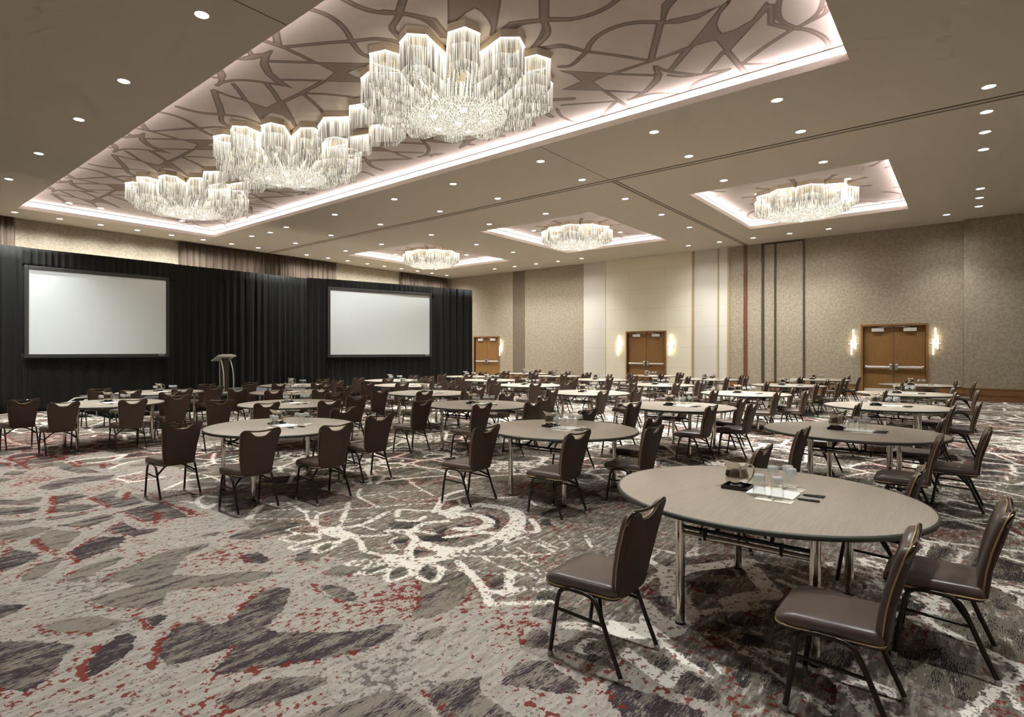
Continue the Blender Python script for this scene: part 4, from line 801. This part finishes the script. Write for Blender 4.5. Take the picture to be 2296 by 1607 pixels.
def pitcher_proto():
    root = empty('water_pitcher'); n = 32
    prof = [(.001, 0), (.046, 0), (.050, .004), (.062, .018), (.0725, .042), (.0755, .062), (.073, .086), (.0665, .110), (.0635, .130), (.0655, .155), (.070, .176), (.0715, .178), (.0695, .1785), (.0640, .155), (.0615, .130), (.064, .110), (.07, .086), (.07, .045), (.001, .02)]
    b = MB(); b.lathe(prof, n)
    for i, (x, y, z) in enumerate(b.v):      # pull the lip out into a spout
        if z > .118:
            a = math.atan2(y, x); w = max(0, math.cos(a-math.pi))**9; k = ((z-.118)/.06)**1.5
            b.v[i] = (x - .034*w*k, y*(1-.25*w*k), z + .012*w*k)
    b.build('pitcher_body', M['chrome'], root, 60)
    b = MB(); b.tube(bez([(.060, 0, .150), (.085, 0, .158), (.113, 0, .140), (.120, 0, .105), (.105, 0, .065), (.080, 0, .038), (.068, 0, .030)], 5), .0055, 8, ry=.008); b.build('pitcher_handle', M['chrome'], root, 180)
    return root
def tray_proto():
    root = empty('square_tray'); b = MB(); a = .083
    b.box(-a, a, -a, a, 0, .006); b.build('tray_base', M['black_plastic'], root)
    b = MB(); b.box(-a, a, -a, -a+.008, .006, .024); b.box(-a, a, a-.008, a, .006, .024); b.box(-a, -a+.008, -a+.008, a-.008, .006, .024); b.box(a-.008, a, -a+.008, a-.008, .006, .024); b.build('tray_rim', M['black_plastic'], root)
    return root
def pad_proto():
    root = empty('notepad'); b = MB(); b.box(-.12, .12, -.137, .137, 0, .011); b.build('page_block', M['paper_white'], root)
    b = MB(); b.quad((-.119, -.136, .0113), (.119, -.136, .0113), (.119, .136, .0113), (-.119, .136, .0113)); b.build('top_sheet', M['ruled'], root)
    return root
def coaster_mesh():
    b = MB(); b.rbox(-.05, .05, -.05, .05, 0, .0022, .0006); return b.mesh('coaster', M['card'])
def glass_mesh():     # upturned tumbler: rim on the table, thick base on top
    b = MB(); b.lathe([(.0345, 0), (.0368, 0), (.0368, .002), (.0350, .10), (.0338, .132), (.031, .141), (.026, .1425), (.010, .140), (.001, .139), ], 28, cap0=False)
    b.lathe([(.001, .112), (.024, .113), (.0305, .108), (.0335, .104)], 28, cap0=True, cap1=False)
    b.m = [1 if sum(b.v[i][2] for i in f)/len(f) > .103 else 0 for f in b.f]
    return b.mesh('drinking_glass', [M['glass'], M['glass_base']], 60)
def pen_proto():
    root = empty('pen'); b = MB(); b.v = []; 
    b.lathe([(.0015, 0), (.0042, .016), (.0046, .03), (.0046, .118), (.0035, .122)], 10); 
    b.v = [(z-.07, x, y+.0046) for x, y, z in b.v]; b.build('pen_barrel', M['pen'], root, 40)
    b = MB(); b.box(.0, .05, -.0012, .0012, .0095, .0108); b.build('pen_clip', M['black_steel'], root)
    return root

ROWS = [(1.02, [4.19, 8.17, 12.22, 16.2, 20.5]), (3.70, [6.08, 9.89, 13.85, 18.0, 22.2]), (6.45, [3.955, 7.85, 11.8, 15.9, 20.0]), (9.1, [5.78, 9.3, 13.3, 17.4, 21.5]), (11.65, [3.63, 7.4, 11.03, 14.8, 18.95]), (13.9, [5.4, 8.9, 12.56, 16.33, 20.2])]
OFF = [(-1.17, .285), (-.92, -.80), (0, -1.14), (.9, -.75), (1.2, .31)]
EXACT = {(0, 0): [(-1.23, .29), (-.92, -.80), (.02, -1.14), (.97, -.74), (1.22, .31)], (2, 0): [(-1.12, .27), (-.825, -.93), (-.045, -1.17), (.91, -.80), (1.17, .29)], (1, 0): [(-1.18, .24), (-.93, -.74), (.02, -1.13), (.9, -.76), (1.18, .3)]}
ORD = ['nearest', 'second', 'third', 'fourth', 'farthest']; RW = ['sixth', 'fifth', 'fourth', 'third', 'second', 'first']
NTH = ['first', 'second', 'third', 'fourth', 'last']
P_chair, P_table, P_pitch, P_tray, P_pad, P_pen = chair_proto(), table_proto(), pitcher_proto(), tray_proto(), pad_proto(), pen_proto()
ME_co, ME_gl = coaster_mesh(), glass_mesh()
used = set()
def take(proto):
    if proto.name in used: return copy_tree(proto)
    used.add(proto.name); return proto
def single(name, me):
    o = bpy.data.objects.new(name, me); col.objects.link(o); return o
GL = [(-.134, -.022), (-.146, -.128), (.215, -.022), (.300, -.095), (.212, -.132)]
GLT = ['by the pitcher, stage side', 'farther from pitcher, stage side', 'behind the pad nearest the pitcher', 'rearmost behind the pad', 'behind the pad beside the pens']
CO = [(-.165, -.062), (-.158, -.168), (.212, -.035), (.318, -.095), (.225, -.158)]
PN = [(-.048, -.285, .02), (-.030, -.288, -.02), (.090, -.29, .05), (.106, -.288, -.02), (.122, -.292, .03)]
PNT = ['outer of the stage-side pair', 'inner of the stage-side pair', 'first of three behind the pair', 'middle of three behind the pair', 'last of three behind the pair']
for r, (ty, txs) in enumerate(ROWS):
    for c, tx in enumerate(txs):
        T = '%s table, %s row from stage' % (ORD[c], RW[r])
        jr = 0 if (r, c) == (0, 0) else rng.normal(0, .02)
        t = take(P_table); t.location = (tx, ty, 0); tag(t, 'round taupe folding table on chrome legs, the ' + T, 'table', 'round banquet tables')
        offs = EXACT.get((r, c), OFF)
        for k, (dx, dy) in enumerate(offs):
            h = take(P_chair); ex = (r, c) in EXACT
            h.location = (tx+dx+(0 if ex else rng.normal(0, .02)), ty+dy+.21+(0 if ex else rng.normal(0, .015)), 0); h.rotation_euler = (0, 0, (rng.normal(0, .02) if ex else rng.normal(0, .035)))
            tag(h, 'brown vinyl chair, %s of five around %s' % (NTH[k], T), 'chair', 'banquet chairs around the tables')
        cs, sn = math.cos(jr), math.sin(jr)
        def at(dx, dy): return tx+dx*cs-dy*sn, ty+dx*sn+dy*cs
        o = take(P_tray); o.location = (*at(.028, .152), ZT_); o.rotation_euler = (0, 0, jr); tag(o, 'square black tray under the pitcher, ' + T, 'tray', 'black pitcher trays')
        o = take(P_pitch); o.location = (*at(.040, .160), ZT_+.0062); o.rotation_euler = (0, 0, R(-47)+jr); tag(o, 'polished metal water pitcher, ' + T, 'pitcher', 'metal water pitchers')
        o = take(P_pad); o.location = (*at(.004, -.072), ZT_); o.rotation_euler = (0, 0, jr); tag(o, 'white ruled notepad between the glasses, ' + T, 'notepad', 'white notepads')
        for k in range(5):
            o = single('coaster', ME_co); x, y = at(*CO[k]); o.location = (x, y, ZT_+.0003*k); o.rotation_euler = (0, 0, jr); tag(o, 'cream coaster %s, %s' % (GLT[k].replace('behind', 'past'), T), 'coaster', 'cream coasters')
            o = single('drinking_glass', ME_gl); x, y = at(*GL[k]); o.location = (x, y, ZT_+(.0045 if k in (0, 1, 2, 3, 4) else 0)); tag(o, 'upturned glass %s, %s' % (GLT[k], T), 'glass', 'upturned water glasses')
            o = take(P_pen); x, y = at(*PN[k][:2]); o.location = (x, y, ZT_); o.rotation_euler = (0, 0, R(-90)+PN[k][2]*2+jr); tag(o, 'black pen, %s, %s' % (PNT[k], T), 'pen', 'black pens')

# ------------------------------------------------------------------ chandeliers
def flower(n, off, hw, rc, rt, ins=0):
    hw, rc, rt = hw-ins, rc-ins, rt-ins*1.2; rv = (hw)/math.sin(math.pi/n); P = []
    for k in range(n):
        a = off+2*math.pi*k/n; u = np.array([math.cos(a), math.sin(a)]); v = np.array([-u[1], u[0]]); a2 = a-math.pi/n
        P += [rv*np.array([math.cos(a2), math.sin(a2)]), u*rc-v*hw, u*rt, u*rc+v*hw]
    return np.array(P), rv
def along(P, step, closed=True):
    out = []; n = len(P)
    for k in range(n if closed else n-1):
        a = P[k]; b_ = P[(k+1) % n]; m = max(1, int(round(np.linalg.norm(b_-a)/step)))
        out += [a+(b_-a)*i/m for i in range(m)]
    return np.array(out)
def rod_mesh(name, xy, z0, z1, r=.0075, k=5, low=0):
    """many thin vertical rods at xy from z1 (top) down to z0"""
    xy = np.asarray(xy); N = len(xy); a = np.arange(k)*2*np.pi/k
    ring = np.stack([np.cos(a), np.sin(a)], 1)*r
    z0 = np.broadcast_to(z0, N); z1 = np.broadcast_to(z1, N)
    V = np.zeros((N, 2, k, 3)); V[..., :2] = xy[:, None, None, :]+ring[None, None]; V[:, 0, :, 2] = z0[:, None]; V[:, 1, :, 2] = z1[:, None]
    base = (np.arange(N)*2*k)[:, None]; j = np.arange(k); q = np.stack([j, (j+1) % k, (j+1) % k+k, j+k], 1)
    faces = (base[:, :, None]+q[None]).reshape(-1, 4).tolist() + (base+j[None, ::-1]).tolist()
    me = bpy.data.meshes.new(name); me.from_pydata(V.reshape(-1, 3).tolist(), [], faces); me.materials.append(M['rods']); me.update()
    al = np.full((N, 2, k), low, np.float32); al[:, 1] = 1 if low == 0 else low; at = me.attributes.new('along', 'FLOAT', 'POINT'); at.data.foreach_set('value', al.ravel()); return me
def part(name, me, root):
    o = bpy.data.objects.new(name, me); col.objects.link(o); o.parent = root; return o
def ribbon(P, z0, z1, e, closed=True):
    """thin strip following P"""
    b = MB(); n = len(P)
    Q = np.array([p*(1-e/np.linalg.norm(p)) for p in P]) if closed else P*1.0
    if not closed: Q[:, 0] -= e*np.sign(P[:, 0])
    for k in range(n if closed else n-1):
        a, c, a2, c2 = P[k], P[(k+1) % n], Q[k], Q[(k+1) % n]
        i = len(b.v); b.v += [(*a, z0), (*c, z0), (*c2, z0), (*a2, z0), (*a, z1), (*c, z1), (*c2, z1), (*a2, z1)]
        for f in ((0, 3, 2, 1), (0, 1, 5, 4), (2, 3, 7, 6), (4, 5, 6, 7)): b.f.append(tuple(i+q for q in f)); b.m.append(0)
    return b
def chandelier_proto(n, off, hw, rc, rt, drop, bowl_r, bowl_z, step):
    root = empty('chandelier'); zt = -.13
    O, rv = flower(n, off, hw, rc, rt)
    b = MB(); b.loops([[(x, y, 0) for x, y in O], [(x, y, zt+.012) for x, y in O]][::-1]); b.build('canopy', M['canopy'], root)
    ribbon(O*.997, zt-.004, zt+.011, .018).build('light_strip', M['led'], root)
    m = 4
    rows = [flower(n, off, hw, rc, rt, i)[0] for i in (.012, .07, .13, .185)]
    for k in range(n):
        pts, bot, top = [], [], []
        a = off+2*math.pi*k/n; u = np.array([math.cos(a), math.sin(a)]); zt_ = zt
        for i, O_ in enumerate(rows):       # stepped layers: every inner row hangs from where the outer one ends, along a wavy line
            seg = np.vstack([O_[4*k:4*k+4], O_[(4*k+4) % (4*n)]]); q = along(seg, step*(1, 1, 1.1, 1.2)[i], False); pts.append(q)
            rr = q@u; wv = .5+.5*np.sin(rr*(4.2+.9*i)+i*1.7+k*.8)
            t0 = zt if i == 0 else zt-drop*(.30+.24*i)+drop*.30*wv-drop*.12*(rt-rr)/rt*2
            L = drop*(1, .62, .55, .5)[i]
            r_ = np.hypot(q[:, 0], q[:, 1]); zb = zt-drop-(abs(bowl_z)-abs(zt)-drop)*np.clip(1.08-r_/rt, 0, 1)**.8
            top.append(np.broadcast_to(t0, len(q)).astype(float)); bot.append(np.minimum(zb, top[-1]-.08) if i else np.full(len(q), zt-drop))
        o = part('rod_petal', rod_mesh('rod_petal', np.vstack(pts), np.concatenate(bot), np.concatenate(top)), root); o['kind'] = 'stuff'
    G = []
    s_ = .036
    for i in range(-40, 41):
        for j in range(-40, 41):
            p = (i*s_+(j % 2)*s_/2, j*s_*.866)
            if math.hypot(*p) < bowl_r: G.append(p)
    G = np.array(G); r2 = np.hypot(G[:, 0], G[:, 1])/bowl_r
    zb = bowl_z + (abs(bowl_z)-.13-drop)*.36*r2**2.2
    o = part('rod_bowl', rod_mesh('rod_bowl', G, zb, zb+.24, .0125, 6, .75), root); o['kind'] = 'stuff'
    for i in range(6):
        a = i*2*math.pi/5+.3; q = (.0, .0) if i == 5 else (.55*bowl_r*math.cos(a), .55*bowl_r*math.sin(a))
        z = bowl_z+(abs(bowl_z)-.13-drop)*.36*(math.hypot(*q)/bowl_r)**2.2-.004
        b = MB(); b.lathe([(.001, z-.006), (.012, z-.006), (.012, z), (.001, z)], 10, (q[0], q[1], 0))
        for w in range(7): b.lathe([(.001, z-.006), (.009, z-.006), (.009, z), (.001, z)], 8, (q[0]+.045*math.cos(w*.9), q[1]+.045*math.sin(w*.9), 0))
        b.build('lamp_cluster', M['led'], root)
    return root
def lamp(kind, loc, energy, parent=None, color=(.94, .985, 1.0), size=.1, **k):
    d = bpy.data.lights.new('lamp', kind); d.energy = energy; d.color = color
    if kind in ('POINT', 'SPOT'): d.shadow_soft_size = size
    for a, v in k.items(): setattr(d, a, v)
    o = bpy.data.objects.new('lamp', d); col.objects.link(o); o.location = loc
    if parent: o.parent = parent
    return o
E_CH, E_SM, E_DL, E_WW = 130, 80, 480, 300
big = chandelier_proto(12, R(15), .24, 1.52, 1.68, .44, .86, -.86, .026)
small = chandelier_proto(10, R(18), .33, 1.2, 1.38, .42, .98, -.80, .030)
for i, (x, y) in enumerate(FLC):
    o = big if i == 0 else copy_tree(big); o.location = (x, y, ZT)
    tag(o, 'large flower-shaped glass rod chandelier, %s of three in the long tray' % ('nearest', 'middle', 'farthest')[i], 'chandelier', 'flower chandeliers in the long tray')
for i, (x0, x1, y0, y1) in enumerate(TRAYS[1:]):
    o = small if i == 0 else copy_tree(small); o.location = ((x0+x1)/2, (y0+y1)/2, ZT)
    tag(o, 'smaller glass rod chandelier in ' + LABT[i+1], 'chandelier', 'chandeliers in the square trays')
# rod bridges that join the three large chandeliers
for i in (0, 1):
    ya, yb = FLC[i][1]+1.72, FLC[i+1][1]-1.72; x = FLC[i][0]
    e = empty('chandelier_bridge', (x, (ya+yb)/2, ZT)); tag(e, 'zigzag glass rod bridge between the middle chandelier and the %s one' % ('nearest', 'farthest')[i], 'chandelier', 'rod bridges between chandeliers')
    H = (yb-ya)/2; zt = -.13
    for sx in (-1, 1):
        P = np.array([(sx*.42, -H), (sx*.62, -H*.45), (sx*.30, 0.0), (sx*.62, H*.45), (sx*.42, H)])
        b = MB()
        for k in range(4):
            a, c = P[k], P[k+1]; i_ = len(b.v); w = .09*sx
            b.v += [(a[0], a[1], 0), (c[0], c[1], 0), (c[0]-w, c[1], 0), (a[0]-w, a[1], 0), (a[0], a[1], zt+.012), (c[0], c[1], zt+.012), (c[0]-w, c[1], zt+.012), (a[0]-w, a[1], zt+.012)]
            for f in ((0, 1, 5, 4), (2, 3, 7, 6), (4, 5, 6, 7), (0, 3, 2, 1)): b.f.append(tuple(i_+q for q in f)); b.m.append(0)
        b.build('canopy', M['canopy'], e); ribbon(P, zt-.004, zt+.011, .018, False).build('light_strip', M['led'], e)
        pts = [along(P-np.array([sx*d_, 0]), .028, False) for d_ in (.02, .07)]
        o = part('rod_curtain', rod_mesh('rod_curtain', np.vstack(pts), np.concatenate([np.full(len(pts[0]), zt-.44), np.full(len(pts[1]), zt-.36)]), zt), e); o['kind'] = 'stuff'

# light inside the chandeliers
for (x, y) in FLC:
    lamp('SPOT', (x, y, ZT-.92), E_CH, None, (1, .96, .88), .4, spot_size=R(165), spot_blend=1)
    for k in range(4): a = k*math.pi/2+.4; lamp('POINT', (x+.9*math.cos(a), y+.9*math.sin(a), ZT-.27), 14, None, (1, .94, .84), .15)
for (x0, x1, y0, y1) in TRAYS[1:]:
    lamp('SPOT', ((x0+x1)/2, (y0+y1)/2, ZT-.88), E_SM, None, (1, .94, .82), .4, spot_size=R(165), spot_blend=1)
    for k in range(3): a = k*math.pi*2/3+.4; lamp('POINT', ((x0+x1)/2+.8*math.cos(a), (y0+y1)/2+.8*math.sin(a), ZT-.27), 14, None, (1, .92, .78), .15)

# ------------------------------------------------------------------ downlights
def downlight_proto(name, lens):
    root = empty(name); b = MB(); b.lathe([(.088, .002), (.090, -.004), (.102, -.004), (.106, .0)], 24, cap0=False, cap1=False); b.build('trim_ring', M['white_ring'], root)
    b = MB(); b.lathe([(.089, .0005), (.04, -.0015), (.001, -.002)], 24, cap0=False); b.build('lens', M[lens], root); return root
PD = downlight_proto('ceiling_downlight', 'lens'); PW = downlight_proto('wall_washer', 'lens_hot')
usedd = set()
CNT = ['first', 'second', 'third', 'fourth', 'fifth', 'sixth', 'seventh', 'eighth', 'ninth', 'tenth', 'eleventh', 'twelfth', 'thirteenth', 'fourteenth', 'fifteenth', 'sixteenth', 'seventeenth', 'eighteenth']
def downlight(x, y, label, z=HC, proto=None, e=None, group='recessed ceiling downlights', aim=None, boost=1):
    proto = proto or PD
    o = proto if proto.name not in usedd else copy_tree(proto); usedd.add(proto.name)
    o.location = (x, y, z-.001); tag(o, label, 'ceiling light', group)
    near = 1.0 if (x < 12.5 and y < 6.5) or x < 4 else (.47 if x > 14 else .55)
    if x < 14 and x > 11 and y > 15: near = .2
    if x < 4 and y > 12: near = 1.5
    l = lamp('SPOT', (0, 0, -.03), (e or E_DL)*near*boost, o, (.94, .985, 1.0), .09, spot_size=R(100), spot_blend=.85)
    if x < 4 and y > 12: l.rotation_euler = (R(28), 0, 0)
    if e == E_WW: l.data.spot_size = R(155); l.data.spot_blend = 1.0
    if aim: l.rotation_euler = aim
G_ = [2.55, 4.81, 7.57, 10.36, 12.7, 15.6, 18.5, 20.95]
for k, y in enumerate([7.67, 10.53, 12.92, 15.83, 18.77]): downlight(3.51, y, '%s downlight in the row left of the long tray, counted from the camera' % CNT[k])
for x, lab in ((11.55, 'the row just right of the long tray'), (13.52, 'the row before the ceiling track')):
    for k, y in enumerate(G_): downlight(x, y, '%s downlight in %s, counted toward the stage' % (CNT[k], lab))
for k, y in enumerate([2.56, 4.80, 7.56, 10.32, 12.68, 15.53, 18.45, 20.87]): downlight(16.05, y, '%s downlight beyond the ceiling track, counted toward the stage' % CNT[k])
downlight(18.70, 7.54, 'downlight between the two square trays, first past the track'); downlight(21.29, 7.55, 'downlight between the two square trays, second past the track')
downlight(18.75, 15.5, 'downlight between the two far square trays, first past the track'); downlight(21.31, 15.45, 'downlight between the two far square trays, second past the track')
for k, y in enumerate([.5, 3.81, 5.08, 6.36, 7.63, 8.9, 14.0, 15.33, 16.64, 17.99, 19.33]): downlight(24.95, y, '%s downlight along the door wall, counted from the right' % CNT[k], e=E_WW)
for k, x in enumerate([4.47, 5.71, 6.95, 8.16, 9.39, 10.63, 11.83, 13.04, 15.5, 16.71, 17.89, 19.14, 20.31, 21.52, 22.76, 23.93, 25.19]): downlight(x, 23.1, '%s downlight along the screen wall, counted from the left' % CNT[k], e=E_WW, boost=2.6)
downlight(11.66, 19.78, 'small extra downlight in the row just right of the long tray')
for k, x in enumerate([13.35, 14.73, 16.07, 17.43, 21.57, 22.85, 24.18]): downlight(x, -.28, '%s glaring wall washer at the right, counted from the camera' % CNT[k], proto=PW, e=E_WW*.5, group='wall washers at the right', aim=(R(-18), 0, 0))
for k, (x, y) in enumerate([(5.66, 22.08), (6.56, 22.06), (9.19, 21.93)]): downlight(x, y-.25, '%s downlight at the far end inside the long tray' % CNT[k], ZT, e=E_DL*.6)
for k, (x, y, l) in enumerate([(19.3, 2.5, 'inside right square tray, farther from the track'), (19.3, 4.8, 'inside right square tray, nearer the middle tray'), (19.25, 10.55, 'inside middle square tray, nearer the right tray'), (19.25, 12.95, 'inside middle square tray, on its stage side'), (21.85, 10.5, 'inside middle square tray, on its door side'), (21.9, 18.75, 'inside far square tray, on its door side'), (19.45, 21.3, 'inside far square tray, on its stage side')]):
    downlight(x, y, 'downlight ' + l, ZT, e=E_DL*.5)
for k, (x, y, l) in enumerate([(15.45, 5.96, 'beyond the track near the right square tray'), (18.26, 8.4, 'near the edge of the middle square tray'), (20.11, 6.56, 'near the lower edge of the right square tray'), (21.66, 8.38, 'near the door-side corner of middle square tray'), (3.54, 19.96, 'at the far end of the left downlight row')]):
    b = MB(); b.lathe([(.05, 0), (.05, -.012), (.018, -.02), (.016, -.045), (.001, -.048)], 12, cap0=False); tag(b.build('ceiling_sprinkler', M['white_ring'], None, 40, (x, y, HC+.004)), 'small white sprinkler head ' + l, 'sprinkler', 'ceiling sprinklers')
# unseen, fixtureless lamps added to brighten the foreground; the first few extend a row
for y in (5.1, 2.5, -.1): lamp('SPOT', (3.51, y, HC-.02), E_DL*1.15, None, (.94, .985, 1.0), .09, spot_size=R(100), spot_blend=.85)
for x in (-1.5, 3.5, 8.5, 13.5, 18.5):
    for y in (-3.0, -6.5): lamp('SPOT', (x, y, HC-.02), E_DL, None, (.94, .985, 1.0), .09, spot_size=R(100), spot_blend=.85)
for y in (3, 8, 13, 18): lamp('SPOT', (-1.5, y, HC-.02), E_DL, None, (.94, .985, 1.0), .09, spot_size=R(100), spot_blend=.85)

w = bpy.data.worlds.new('world'); sc.world = w; w.use_nodes = True
w.node_tree.nodes['Background'].inputs[0].default_value = (.9, .82, .7, 1); w.node_tree.nodes['Background'].inputs[1].default_value = .02
